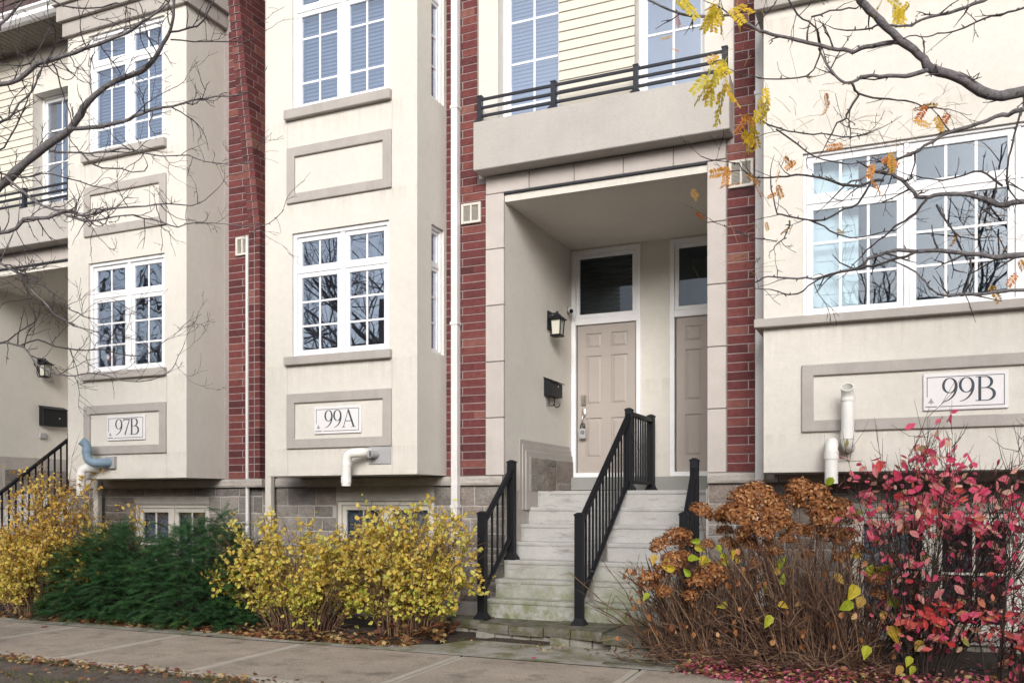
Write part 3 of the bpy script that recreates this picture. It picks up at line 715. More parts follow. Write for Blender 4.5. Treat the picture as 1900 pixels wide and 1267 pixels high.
def upper_wall(h, dx):
    F = front(YW); wl = (-4.222 + dx, -3.50 + dx, 5.2, 7.2); wr = (-2.657 + dx, -1.94 + dx, 5.2, 7.2)
    MB().wall(F, -4.46 + dx, -1.65 + dx, 4.9, 8.3, [wl, wr], .17, bare=[(-3.50 + dx, -2.657 + dx, 4.9, 8.2)]).build('upper_wall', STUCCO, h)
    sb = MB().box(-3.495 + dx, -2.662 + dx, 9.13, 9.2, 4.9, 8.2).build('siding', SIDING, h)
    z = 5.455
    while z < 7.75:
        m = MB(); p0, p1 = -3.496 + dx, -2.661 + dx
        m.add([F.p(u, zz, d) for u in (p0, p1) for zz, d in ((z, .016), (z + .1, .003), (z + .1, -.01), (z, -.01))], [(0, 4, 5, 1), (1, 5, 6, 2), (0, 3, 7, 4), (0, 1, 2, 3), (4, 7, 6, 5)])
        m.build('siding_board', SIDING, sb); z += .1045
    for w_, bl in ((wl, {(0, 0): BLIND}), (wr, ())):
        window(h, front(9.29), *w_, (), (), lambda a, b: ((.5,), (.08, .277, .53, .78)), blinds=bl, dep=.0, frame=.03, sash=.045)
        room(h, w_[0], w_[1], 9.42, 10.9, 5.2, 7.25)
def porch(h, dx, full):
    X0, X1 = -4.13 + dx, -1.90 + dx
    L = MB(); L.add([(X0, 9.1, 1.3), (X0, 11.2, 1.3), (X0, 11.2, 4.66), (X0, 9.1, 4.66)], [(0, 1, 2, 3)]); L.add([(X1, 9.1, 1.3), (X1, 11.2, 1.3), (X1, 11.2, 4.66), (X1, 9.1, 4.66)], [(3, 2, 1, 0)])
    ops = [(-4.12 + dx, -3.19 + dx, 1.69, 4.64), (-2.813 + dx, -1.91 + dx, 1.69, 4.64)] if full else []
    L.wall(front(11.2), X0, X1, 1.3, 4.66, ops, .1); L.build('porch_wall', STUCCO, h)
    bx('porch_ceiling', STUCCO, h, X0, X1, 9.2, 11.3, 4.66, 4.72); bx('porch_beam', STUCCO, h, X0 + .002, X1 - .002, 9.10, 9.198, 4.658, 4.738)
    bx('steel_angle', DARKM, h, X0 + .0, X1 - .0, 9.075, 9.25, 4.7385, 4.758)
    sur = MB().box(-4.35 + dx, -4.15 + dx, 9.10, 9.3, 1.67, 4.9).box(-1.90 + dx, -1.725 + dx, 9.10, 9.3, 1.67, 4.9).box(-4.15 + dx, -1.90 + dx, 9.10, 9.3, 4.765, 4.95).build('door_surround', MORTAR, h)
    zs = [1.66, 2.295, 2.912, 3.532, 4.153, 4.76]
    for a, b in ((-4.355, -4.135), (-1.905, -1.72)):
        for z0, z1 in zip(zs, zs[1:]):
            if a > -2: z0, z1 = z0 - .004, z1 - .004
            bx('stone_block', PRECAST, sur, a + dx, b + dx, 9.08, 9.33, z0 + .004, z1 - .004, bev=.005)
    js = [-4.355, -3.836, -3.315, -2.776, -2.249, -1.72]
    for a, b in zip(js, js[1:]): bx('stone_block', PRECAST, sur, a + .004 + dx, b - .004 + dx, 9.082, 9.33, 4.764, 4.955, bev=.005)
    bm_ = MB(); bm_.box(-4.405 + dx, -1.648 + dx, 8.87, 9.115, 4.965, 5.49); bm_.build('balcony', BALC, h, bev=.008)
    upper_wall(h, dx)
    # grey stone base inside the porch, with its stepped stucco border
    FS = Fr((X0, 0, 0), (0, 1, 0), (1, 0, 0))
    for (y0, y1, z0, z1, d) in ((9.49, 11.12, 1.28, 2.085, .012), (9.55, 11.14, 1.28, 2.03, .024), (9.62, 11.16, 1.28, 1.965, .036)):
        bx('stone_border', TRIM, h, y0, y1, z0, z1, .001, d, F=FS, bev=.004)
    sb = MB().fbox(FS, 9.72, 11.17, 1.502, 1.90, .002, .040).build('stone_base', STMORTAR, h)
    for (a, b, c, d) in ((9.75, 10.2, 1.70, 1.885), (9.75, 10.2, 1.505, 1.69), (10.21, 10.55, 1.80, 1.885), (10.21, 10.55, 1.505, 1.79), (10.56, 11.16, 1.62, 1.885), (10.56, 11.16, 1.505, 1.61)):
        stone(sb, FS, a, b, c, d, .009).location += Vector((.04, 0, 0))
    lantern(X0, 10.40, 3.50, 'black wall lantern on the recessed porch wall left of the taupe door' if full else 'black wall lantern on the shaded porch wall at the far left')
    if full: mailbox(X0, 10.24, 10.62, 2.66, 2.87, 'black slant-lidded mailbox with newspaper hooks below the porch lantern', True)
    else: mailbox(X0, 10.38, 10.84, 2.62, 2.93, 'wide black mailbox on the shaded porch wall at the far left', False)
    if full:
        door(h, -4.12 + dx, -3.19 + dx, True); door(h, -2.813 + dx, -1.905 + dx, False)
porch(h99a, 0, True); porch(h97, -8.89, False)
# security camera and lockbox
t = thing('security_camera', (-4.1, 11.12, 3.83), 'small white bullet camera in the corner beside the glazed panel over the door', 'camera')
MB().box(-4.129, -4.115, 11.05, 11.11, 3.80, 3.89).build('mount', GREYB2, t, bev=.004)
c = MB(); c.tube([(-4.12, 11.08, 3.86), (-4.085, 11.04, 3.85)], .01, 8); c.tube([(-4.10, 11.06, 3.86), (-4.04, 10.96, 3.815)], [.03, .033], 14); c.build('body', PVC, t, smooth=False)
MB().tube([(-4.0401, 10.9602, 3.8151), (-4.036, 10.953, 3.812)], .027, 14).build('lens', BLACK, t)
t = thing('key_lockbox', (-3.955, 11.16, 2.20), 'grey key lockbox hanging from the handle of the taupe door', 'lockbox')
MB().box(-4.0, -3.91, 11.14, 11.18, 2.19, 2.32).build('body', GREYBOX, t, bev=.008)
MB().tube([(-3.985, 11.16, 2.315), (-3.985, 11.16, 2.36), (-3.972, 11.16, 2.385), (-3.955, 11.16, 2.392), (-3.938, 11.16, 2.385), (-3.925, 11.16, 2.36), (-3.925, 11.16, 2.315)], .007, 8).build('shackle', BLACK, t)
d = MB()
for i in range(3):
    for j in range(2): d.box(-3.978 + i * .018, -3.966 + i * .018, 11.136, 11.1401, 2.25 + j * .025, 2.265 + j * .025)
d.build('dial', BLACK, t)
t = tag(MB().box(-13.02, -12.985, 10.38, 10.50, 2.41, 2.50).build('doorbell', GREYBOX, None, org=(-13.02, 10.44, 2.41), bev=.006), 'small grey doorbell box under the wide mailbox at the far left', 'doorbell')

# bricks left and right of the middle porch
VENT99 = (-4.655, -4.414, 4.47, 4.695); VENTR = (-1.693, -1.453, 4.455, 4.725)
s1 = MB().box(-4.88, -4.356, 9.1025, 9.13, 1.66, 4.955).box(-4.88, -4.462, 9.1025, 9.1185, 4.955, 8.2).build('brick_strip', MORTAR, h99a)
brickwall(s1, lambda z: -4.86, lambda z: -4.358 if z < 4.88 else -4.462, 1.66, 7.2, 9.098, lambda k: [-4.505, -4.79] if k % 2 else [-4.65], )
s2 = MB().box(-1.718, -1.25, 9.1025, 9.13, 1.66, 4.955).box(-1.648, -1.25, 9.1025, 9.1185, 4.955, 8.2).build('brick_strip', MORTAR, h99b)
brickwall(s2, lambda z: -1.716 if z < 4.88 else -1.646, lambda z: -1.27, 1.66, 7.2, 9.098, lambda k: [-1.505] if k % 2 else [-1.44])
def vent(b, label, y=9.07):
    F = front(9.098); t = thing('wall_vent', F.p((b[0] + b[1]) / 2, b[2], 0), label, 'vent')
    MB().ring(F, *b, .028, .001, .03).build('frame', WARMW, t, bev=.004)
    m = (b[0] + b[1]) / 2; MB().fbox(F, m - .01, m + .01, b[2] + .028, b[3] - .028, .005, .026).build('divider', WARMW, t)
    g_ = MB(); z = b[2] + .034
    while z < b[3] - .036:
        for u0, u1 in ((b[0] + .028, m - .01), (m + .01, b[1] - .028)): g_.add([F.p(u0, z, .022), F.p(u1, z, .022), F.p(u1, z + .011, .008), F.p(u0, z + .011, .008)], [(0, 1, 2, 3)])
        z += .013
    g_.build('louvres', WARMW, t)
    bx('backing', GREYBOX, t, b[0] + .02, b[1] - .02, b[2] + .02, b[3] - .02, .001, .004, F=F)
vent(VENT97, 'small white wall vent on the brick strip beside the brick pier'); vent(VENT99, 'white wall vent in the bricks left of the recessed porch'); vent(VENTR, 'white wall vent in the bricks behind the orange leaves')

# eaves and roof over the far-left porch
hx0, hx1 = -14.2, -10.20
bx('soffit', SOFFIT, h97, hx0, hx1, 8.60, 9.13, 7.83, 7.86); sm = MB()
for k in range(40): sm.box(hx0 + k * .1 + .09, hx0 + k * .1 + .1, 8.601, 9.1, 7.824, 7.8299)
sm.build('soffit_ribs', SOFFIT, h97)
gm = MB(); prof = [(8.60, 7.835), (8.53, 7.835), (8.49, 7.87), (8.49, 7.93), (8.455, 7.955), (8.455, 7.985), (8.60, 7.985)]
for x in (hx0, hx1): gm.v += [(x, a, b) for a, b in prof]
n = len(prof); gm.f += [(k, k + 1, n + k + 1, n + k) for k in range(n - 1)] + [tuple(range(n))[::-1], tuple(range(n, 2 * n))]
gm.build('gutter', WHITE, h97, recalc=True)
rf = MB().add([(hx0, 8.6, 7.99), (-10.06, 8.6, 7.99), (-10.06, 9.5, 10.2), (hx0, 9.5, 10.2)], [(0, 1, 2, 3)]).build('roof', SHINGLE, h97)
sh = MB()
for r in range(9):
    x = hx0 - (r % 2) * .15
    while x < -10.1:
        x2 = min(x + .3, -10.06); t0 = r * .14; a = math.atan2(2.21, .9)
        p = lambda xx, s, o: (xx, 8.6 + s * math.cos(a) - o * math.sin(a), 7.99 + s * math.sin(a) + o * math.cos(a) * .4)
        sh.add([p(x + .004, t0, .022), p(x2 - .004, t0, .022), p(x2 - .004, t0 + .15, .006), p(x + .004, t0 + .15, .006), p(x + .004, t0, .002), p(x2 - .004, t0, .002)], [(0, 1, 2, 3), (4, 5, 1, 0)]); x = x2
sh.build('shingles', SHINGLE, rf, kind='stuff')
FD_ = front(8.62); window(h97, FD_, -12.75, -11.95, 8.1, 9.0, (), (), lambda a, b: ((.5,), ()), dep=0., frame=.06)
bx('dormer_wall', SIDING, h97, -13.1, -11.9, 8.66, 9.3, 8.0, 9.3)
# rear mass that closes the row
bm_ = MB(); bm_.box(-14.9, 2.2, 12.45, 13, -.1, 8.3); bm_.box(-14.9, 2.2, 9.3, 13, 8.31, 8.5); bm_.build('rear_wall', FARB, h99a)

# ------------------------------------------------------------------ downspouts
def downspout(x0, x1, y0, y1, z0, z1, label, straps=(), mat=None):
    t = thing('downspout', ((x0 + x1) / 2, y0, z0), label, 'downspout', 'downspouts on the house fronts')
    MB().box(x0, x1, y0, y1, z0, z1).build('pipe', mat or DSPOUT, t, bev=.012, seg=2)
    for z in straps: bx('strap', DSPOUT, t, x0 - .008, x1 + .008, y0 - .006, y1, z, z + .035, bev=.003)
downspout(-4.745, -4.665, 8.99, 9.085, .25, 8.2, 'full-height white downspout between the middle bay and the porch bricks', (1.30, 3.34, 5.75))
downspout(-1.425, -1.338, 8.99, 9.085, .35, 8.2, 'white downspout between the right brick strip and the rightmost bay', (1.30, 5.3))
downspout(-7.305, -7.215, 8.97, 9.05, .25, 8.0, 'pale downspout under the left corner of the middle bay', (1.2,), WARMW)
downspout(-7.660, -7.622, 9.03, 9.075, .25, 4.70, 'thin white pipe running down the left side of the brick pier')
downspout(-10.21, -10.12, 8.97, 9.05, .25, 8.0, 'beige downspout under the left corner of the leftmost bay', (), WARMW)

# ------------------------------------------------------------------ vent pipes
def pipe_seg(t, pts, r, mat, name='pipe', collars=()):
    m = MB(); m.tube(pts, r, 20, cap=False)
    m.tube(list(pts)[::-1], r * .86, 20, cap=False)
    for e, q in ((pts[-1], pts[-2]), (pts[0], pts[1])):     # annular rims
        e, q = Vector(e), Vector(q); tt = (e - q).normalized(); a = tt.orthogonal().normalized(); b = tt.cross(a); k0 = len(m.v)
        for k in range(20):
            th = 2 * math.pi * k / 20; v = a * math.cos(th) + b * math.sin(th); m.v += [tuple(e + v * r), tuple(e + v * r * .86)]
        for k in range(20): j = (k + 1) % 20; m.f.append((k0 + 2 * k, k0 + 2 * j, k0 + 2 * j + 1, k0 + 2 * k + 1))
    o = m.build(name, mat, t, smooth=True); md = o.modifiers.new('e', 'EDGE_SPLIT'); md.split_angle = R(40)
    for a, b in collars:
        c = MB(); c.tube([a, b], r * 1.12, 20); co = c.build('collar', mat, t, smooth=True); md = co.modifiers.new('e', 'EDGE_SPLIT'); md.split_angle = R(40)
def elbow(p0, corner, p1, n=8):
    p0, c, p1 = Vector(p0), Vector(corner), Vector(p1); return [tuple(p0 * (1 - s) ** 2 + c * 2 * s * (1 - s) + p1 * s * s) for s in [k / n for k in range(n + 1)]]
# middle bay: one elbow turned sideways and down, beside a short grey intake
t = thing('vent_pipe', (-5.5, 8.45, 1.5), 'white elbow vent pipe turning down below the middle house number', 'vent pipe')
MB().box(-5.46, -5.18, 8.435, 8.449, 1.78, 2.0).build('wall_plate', GREYBOX, t, bev=.004)
pipe_seg(t, [(-5.45, 8.46, 1.90), (-5.46, 8.36, 1.90)] + elbow((-5.46, 8.34, 1.90), (-5.475, 8.28, 1.90), (-5.54, 8.27, 1.895), 5) + elbow((-5.55, 8.27, 1.893), (-5.625, 8.26, 1.885), (-5.628, 8.26, 1.80)) + [(-5.632, 8.26, 1.54)], .050, PVC, collars=[((-5.628, 8.26, 1.80), (-5.628, 8.26, 1.76)), ((-5.632, 8.26, 1.645), (-5.632, 8.26, 1.57))])
MB().tube([(-5.36, 8.445, 1.885), (-5.38, 8.33, 1.885)], .043, 18).build('intake', GREYBOX, t, smooth=False)
MB().tube([(-5.3801, 8.3295, 1.885), (-5.381, 8.328, 1.885)], .034, 18).build('intake_screen', GREYB2, t)
# leftmost bay: blue-grey S of pipe plus a white pipe pointing down
t = thing('vent_pipe', (-9.4, 8.45, 1.5), 'blue-grey curved vent pipe above a white one under the leftmost house number', 'vent pipe')
MB().box(-9.36, -9.20, 8.40, 8.449, 1.79, 1.945).build('wall_plate', GREYBOX, t, bev=.006)
pipe_seg(t, [(-9.28, 8.41, 1.865), (-9.32, 8.33, 1.86)] + elbow((-9.34, 8.30, 1.86), (-9.445, 8.22, 1.85), (-9.455, 8.22, 1.97)) + [(-9.457, 8.22, 2.03)] + elbow((-9.458, 8.22, 2.05), (-9.46, 8.22, 2.09), (-9.50, 8.17, 2.135), 4), .055, PVCB, 'curved_pipe', collars=[((-9.456, 8.22, 1.985), (-9.457, 8.22, 2.02))])
pipe_seg(t, [(-9.50, 8.44, 1.80), (-9.55, 8.36, 1.80)] + elbow((-9.56, 8.34, 1.80), (-9.625, 8.28, 1.80), (-9.628, 8.28, 1.71)) + [(-9.632, 8.28, 1.45)], .055, PVC, 'down_pipe', collars=[((-9.628, 8.28, 1.73), (-9.628, 8.28, 1.70))])
# rightmost bay: one elbow up, one down
t = thing('vent_pipe', (-.6, 8.45, 1.55), 'pair of white elbow vent pipes, one up and one down, left of the pink shrub', 'vent pipe')
MB().box(-.74, -.42, 8.442, 8.449, 1.72, 1.96).build('wall_plate', WARMW, t, bev=.003)
pipe_seg(t, [(-.535, 8.445, 1.845), (-.535, 8.37, 1.845)] + elbow((-.535, 8.34, 1.845), (-.535, 8.27, 1.845), (-.535, 8.265, 1.915)) + [(-.535, 8.265, 2.23)] + elbow((-.535, 8.265, 2.25), (-.535, 8.26, 2.30), (-.535, 8.21, 2.34), 4), .053, PVC, 'up_pipe', collars=[((-.535, 8.265, 1.90), (-.535, 8.265, 1.97)), ((-.535, 8.265, 2.225), (-.535, 8.265, 2.25))])
pipe_seg(t, [(-.665, 8.445, 1.87), (-.665, 8.37, 1.87)] + elbow((-.665, 8.34, 1.87), (-.665, 8.24, 1.87), (-.665, 8.235, 1.78)) + [(-.665, 8.235, 1.52)], .055, PVC, 'down_pipe', collars=[((-.665, 8.235, 1.80), (-.665, 8.235, 1.73))])

# ------------------------------------------------------------------ balcony rails
def balcony_rail(dx, label):
    y = 8.925; xs = [-4.345 + dx, -3.485 + dx, -2.59 + dx, -1.70 + dx]
    t = thing('balcony_railing', ((xs[0] + xs[3]) / 2, y, 5.49), label, 'railing')
    for x in xs: MB().sq(x, y, [(.05, 5.491), (.05, 5.502), (.026, 5.535), (.026, 5.77), (.03, 5.772), (.03, 5.785)]).build('post', DARKM, t)
    for z in (5.745, 5.655, 5.565):
        for a, b in zip(xs, xs[1:]): bx('rail', DARKM, t, a + .026, b - .026, y - .012, y + .012, z - .013, z + .013)
balcony_rail(0, 'low charcoal metal railing on the balcony over the middle porch'); balcony_rail(-8.89, 'low charcoal metal railing on the balcony behind the bare branches')

# ------------------------------------------------------------------ steps, blocks, stair railings
def stairs(dx, label):
    t = thing('front_steps', (-3 + dx, 9.2, 0), label, 'steps')
    for k in range(7):
        y1 = 9.97 - .228 * k; z = 1.50 - .191 * k; yb = 11.11 if k == 0 else y1 + .24
        m = MB(); m.box(-4.12 + dx, -1.93 + dx, y1 + .012, yb, z - .19, z - .03); m.box(-4.12 + dx, -1.93 + dx, y1, yb, z - .035, z)
        m = MB(); X0, X1 = -4.12 + dx, -1.93 + dx; n = 40; s = rnd.uniform(0, 50)
        prof = [(y1 + .012, z - .195), (y1 + .010, z - .05), (y1, z - .036), (y1 - .002, z - .012), (y1 + .010, z), (yb, z), (yb, z - .195)]
        for i in range(n + 1):
            x = X0 + (X1 - X0) * i / n
            for j, (yy, zz) in enumerate(prof):
                q = mnoise.noise(Vector((x * 7, j * .7, s))); ch = max(0, mnoise.noise(Vector((x * 5 + 9, s, 2))) - .25) * .05 if j in (2, 3, 4) else 0
                m.v.append((x, yy + .003 * q + (ch if j < 5 else 0), zz - (ch * .6 if j in (3, 4) else 0) + (.0015 * q if 0 < j < 5 else 0)))
        P = len(prof)
        for i in range(n):
            for j in range(P - 1): a = i * P + j; m.f.append((a, a + P, a + P + 1, a + 1))
        m.f.append(tuple(range(P))); m.f.append(tuple(n * P + j for j in range(P))[::-1])
        m.build('step', STEPM, t)
    bx('threshold', surf('threshold_%d' % abs(dx), (.27, .27, .255), .85, .1, 4) , t, -4.12 + dx, -1.91 + dx, 11.08, 11.2, 1.49, 1.687, bev=.004)
    [MB().box(a + dx, a + .048 + dx, 9.14, 9.99, 0, 1.5).build('side_wall', STMORTAR, t) for a in (-4.17, -1.928)]
stairs(0, 'seven weathered concrete steps, mossy at the bottom, up to the middle porch'); stairs(-8.89, 'concrete steps behind the tall yellow shrub at the far left')
fm_ = MB().box(-4.13, -4.05, 9.13, 9.2, .3, 1.5)
t = thing('edging_wall', (-3.1, 8.2, 0), 'low curved edging of mossy grey blocks at the foot of the steps', 'edging')
for (x0, x1, yf0, yf1, z) in ((-4.46, -4.02, 8.36, 8.26, .168), (-4.0, -3.64, 8.14, 8.10, .158), (-3.63, -3.27, 8.10, 8.08, .156), (-3.26, -2.97, 8.09, 8.03, .166), (-2.96, -2.64, 8.03, 7.97, .166), (-2.62, -2.24, 7.93, 7.87, .15), (-2.22, -1.84, 7.87, 7.9, .148)):
    m = MB(); nx = 6
    top = [(x0 + (x1 - x0) * i / nx, yf0 + (yf1 - yf0) * i / nx + rnd.uniform(-.006, .006)) for i in range(nx + 1)]
    for (x, y) in top: m.v += [(x, y, z - .085), (x, y - rnd.uniform(.0, .01), z - .04), (x, y + .006, z), (x, 8.60, z + .004), (x, 8.60, z - .085)]
    for i in range(nx):
        for j in range(4): a = i * 5 + j; m.f.append((a, a + 5, a + 6, a + 1))
    m.f += [(0, 1, 2, 3, 4), tuple(nx * 5 + j for j in range(5))[::-1]]
    m.build('coping_block', PAVER, t)
x = -4.4
LOWB = surf('grey_block', (.27, .255, .225), .95, .2, 8, .12, 90, .6, 60, .008, dirt=((.12, .125, .06), 6, .5, .7))
while x < -1.9:
    L = rnd.uniform(.17, .24); yy = 8.35 if x < -4.05 else (8.16 if x < -3.3 else (8.09 if x < -2.6 else 7.98))
    bx('block', LOWB, t, x, x + L - .008, yy - .035 + rnd.uniform(-.01, .01), yy + .2, -.05, .078 if x < -2.65 else .064, bev=.006); x += L

def post(t, x, y, z0, z1, w=.039):
    MB().sq(x, y, [(.068, z0), (.068, z0 + .012), (.062, z0 + .03), (w + .008, z0 + .055), (w, z0 + .075), (w, z1 - .02), (w + .006, z1 - .018), (w + .006, z1 - .004), (w * .4, z1 + .014)]).build('post', BLACK, t, org=(x, y, z0))
def rail_run(t, A, B, zt0, zt1, zb0, zb1, n, w=.028):
    """top and bottom rails with balusters from post A to post B (x, y)"""
    A, B = Vector((A[0], A[1], 0)), Vector((B[0], B[1], 0)); d = (B - A).normalized(); s = Vector((-d.y, d.x, 0))
    for z0, z1, hw, hh, nm in ((zt0, zt1, w, .026, 'handrail'), (zb0, zb1, w * .8, .02, 'bottom_rail')):
        m = MB(); vs = []
        for P, z in ((A + d * .04, z0), (B - d * .04, z1)):
            for a, b in ((-hw, -hh), (hw, -hh), (hw, hh * .6), (hw * .6, hh), (-hw * .6, hh), (-hw, hh * .6)): vs.append(P + s * a + Vector((0, 0, z + b)))
        m.add(vs, [(k, (k + 1) % 6, 6 + (k + 1) % 6, 6 + k) for k in range(6)] + [tuple(range(6))[::-1], tuple(range(6, 12))]); m.build(nm, BLACK, t)
    for k in range(n):
        f = (k + .5 + .25) / (n + .5); P = A.lerp(B, f)
        zb = zb0 + (zb1 - zb0) * f; zt = zt0 + (zt1 - zt0) * f
        MB().box(P.x - .0095, P.x + .0095, P.y - .0095, P.y + .0095, zb, zt).build('baluster', BLACK, t, org=(P.x, P.y, zb))
def centre_rail(dx, label):
    x = -3.0 + dx; t = thing('stair_railing', (x, 8.37, .16), label, 'railing', 'black railings on the front steps')
    post(t, x, 8.37, .160 if dx == 0 else 0.0, 1.25); post(t, x, 10.05, 1.50, 2.43); post(t, x, 11.0, 1.50, 2.44, .04)
    rail_run(t, (x, 8.37), (x, 10.05), 1.175, 2.35, .40, 1.60, 15); rail_run(t, (x, 10.05), (x, 11.0), 2.38, 2.38, 1.60, 1.60, 9)
    for y, k in ((8.75, 6), (9.2, 4)): MB().box(x - .014, x + .014, y - .014, y + .014, 1.50 - .191 * k, .40 + (y - 8.37) * .714).build('foot', STEEL, t)
centre_rail(0, 'long black railing down the middle of the concrete steps with a guard on the landing'); centre_rail(-8.89, 'black stair railing half hidden behind yellow leaves at the far left')
t = thing('stair_railing', (-4.06, 8.41, .16), 'short black railing left of the concrete steps, beside the yellow bush', 'railing', 'black railings on the front steps')
post(t, -4.07, 8.41, .166, 1.26); post(t, -4.06, 9.13, .736, 1.815); rail_run(t, (-4.07, 8.41), (-4.06, 9.13), 1.17, 1.70, .46, .98, 5)
t = thing('stair_railing', (-1.99, 8.44, .15), 'short black railing right of the concrete steps, behind brown flower heads', 'railing', 'black railings on the front steps')
post(t, -1.985, 8.44, .152, 1.26); post(t, -2.025, 9.05, .74, 1.79); rail_run(t, (-1.985, 8.44), (-2.025, 9.05), 1.17, 1.68, .46, .98, 5)
bx('door_mat', BLACK, None, -3.98, -3.3, 10.45, 11.0, 1.501, 1.515, org=(-3.64, 10.7, 1.5)); tag(bpy.data.objects['door_mat'], 'thin black doormat on the landing before the taupe door', 'doormat')
# pumpkin behind the leftmost lower window
m = MB(); pr = []
for k in range(13):
    a = -math.pi / 2 + math.pi * k / 12; pr.append((.12 * math.cos(a) + .001, 3.21 + .10 * math.sin(a)))
m.lathe(-9.43, 8.64, pr, 24)
m.v = [(-9.43 + (x + 9.43) * (1 + .07 * math.cos(8 * math.atan2(y - 8.64, x + 9.43))), 8.64 + (y - 8.64) * (1 + .07 * math.cos(8 * math.atan2(y - 8.64, x + 9.43))), z) for x, y, z in m.v]
t = thing('pumpkin', (-9.43, 8.64, 3.11), 'pale pumpkin standing inside the lower window of the leftmost bay', 'pumpkin')
m.build('body', PUMP, t, smooth=True); MB().tube([(-9.43, 8.64, 3.30), (-9.425, 8.64, 3.35)], [.014, .01], 8).build('stem', DSTEM, t)
MB().box(-9.66, -8.5, 8.58, 8.86, 3.06, 3.108).build('inner_sill', PALEROOM, h97)
# ------------------------------------------------------------------ plants
def at(px, py, zc):            # a point at distance zc along the view axis, measured from the survey of the photograph
    u, v = (px - 950) / 1688.0, (934 - py) / 1688.0
    return Vector((zc * (-SN + u * CS), zc * (CS + u * SN), CAMZ + zc * v))
ngen = np.random.default_rng(5)
LEAF_V = [(0, 0, 0), (.34, .25, .07), (.44, .62, .10), (.20, .88, .05), (0, 1, .0), (-.20, .88, .05), (-.44, .62, .10), (-.34, .25, .07), (0, .5, -.02)]
LEAF_F = [(8, 0, 1), (8, 1, 2), (8, 2, 3), (8, 3, 4), (8, 4, 5), (8, 5, 6), (8, 6, 7), (8, 7, 0)]
LEAF_N = [(x * .84 * (1.12 if x > 0 else .9), y, z * 1.7 - .10 * y * y) for x, y, z in LEAF_V]
OVAL_V = [(0, 0, 0), (.20, .25, .05), (.27, .55, .07), (.13, .85, .03), (0, 1, -.03), (-.13, .85, .03), (-.27, .55, .07), (-.20, .25, .05), (0, .5, 0)]
SM_V = [(0, 0, 0), (.33, .4, .08), (.26, .8, .05), (0, 1, 0), (-.26, .8, .05), (-.33, .4, .08), (0, .5, -.01)]
SM_F = [(6, 0, 1), (6, 1, 2), (6, 2, 3), (6, 3, 4), (6, 4, 5), (6, 5, 0)]
MAPLE_V = [(0, .42, .04)] + [(r * math.sin(a), .45 + r * math.cos(a), z) for r, a, z in ((.6, 0, -.03), (.28, .45, .05), (.58, .95, -.04), (.26, 1.45, .06), (.5, 2.0, .0), (.2, 2.6, .05), (.42, 3.14, 0), (.2, -2.6, .05), (.5, -2.0, -.02), (.26, -1.45, .07), (.58, -.95, -.03), (.28, -.45, .04))]
MAPLE_F = [(0, 1 + k, 1 + (k + 1) % 12) for k in range(12)]
def rand_unit(up=0.):
    while True:
        v = Vector((rnd.uniform(-1, 1), rnd.uniform(-1, 1), rnd.uniform(-1, 1)))
        if .1 < v.length < 1: v.normalize(); v.z += up; return v.normalized()
def aim(dirs, rollamp=3.14):
    """rotation matrices whose +Y axis follows dirs"""
    D = np.asarray([tuple(d) for d in dirs], float); n = len(D)
    Rn = ngen.normal(size=(n, 3)); X = np.cross(D, Rn); X /= np.linalg.norm(X, axis=1)[:, None] + 1e-9
    Z = np.cross(X, D); return np.stack([X, D, Z], axis=2)

# --- leafy shrubs with many thin stems
def shrub(name, label, cat, x, y, z0, rx, ry, h, nst, nleaf, size, lmats, stem=BSTEM, top=None, lean=(0, 0), group=None, bare=.25):
    t = thing(name, (x, y, z0), label, cat, group); sm = MB(); tips = []; seed_ = rnd.uniform(0, 50)
    for k in range(nst):
        a = rnd.uniform(0, 2 * math.pi); q = rnd.random() ** .5; bx_, by_ = x + .35 * rx * q * math.cos(a), y + .35 * ry * q * math.sin(a)
        hh = h * rnd.uniform(.50, 1.0) * (1 - .30 * q * q) * (1 + .18 * mnoise.noise(Vector((x + 3.1 * q * math.cos(a), y + q * math.sin(a), seed_))))
        if k % 7 == 0: hh *= 1.06
        ex, ey = x + rx * q * math.cos(a) + lean[0] * hh + rnd.uniform(-.08, .08), y + ry * q * math.sin(a) + lean[1] * hh
        pts = []
        for s in range(7):
            f = s / 6; c = f ** 1.5
            pts.append(Vector((bx_ + (ex - bx_) * c + rnd.uniform(-.012, .012), by_ + (ey - by_) * c + rnd.uniform(-.012, .012), z0 + hh * (f * 1.12 - .12 * f * f))))
        sm.tube(pts, [.006 * (1 - .75 * s / 6) for s in range(7)], 4, cap=False)
        for s in range(2, 7):
            for r in range(2 if s < 4 else 3):
                p = pts[s].lerp(pts[s - 1], rnd.random()); d = (rand_unit(.35) + (pts[s] - pts[s - 1]).normalized() * .7).normalized(); L = rnd.uniform(.08, .24) * (h / 1.3)
                qs = [p, p + d * L * .5 + Vector((0, 0, .01)), p + d * L + Vector((0, 0, .03)) + rand_unit() * .02]
                sm.tube(qs, [.0026, .002, .0012], 3, cap=False); tips.append((qs, (p.z - z0) / h))
    sm.build('stems', stem, t, smooth=True)
    n = len(lmats); bins = [[] for _ in lmats]
    for k in range(nleaf):
        qs, f = rnd.choice(tips)
        if f < bare and rnd.random() < .75: continue
        if mnoise.noise(qs[0] * 4.2) < -.16: continue
        s = rnd.random(); p = qs[0].lerp(qs[1], s * 2) if s < .5 else qs[1].lerp(qs[2], s * 2 - 1)
        d = (rand_unit(-.15) + (qs[2] - qs[0]).normalized() * .5).normalized()
        i = min(n - 1, max(0, int(((p.z - z0) / h + rnd.gauss(0, .18)) * n))); bins[i].append((p, d))
    for m, b in zip(lmats, bins):
        if not b: continue
        scatter('foliage', LEAF_N, LEAF_F, [tuple(p) for p, d in b], aim([d for p, d in b]), ngen.uniform(.45, 1.25, len(b)) * size, m, t, org=ORG[t.name], kind='stuff')
    return t
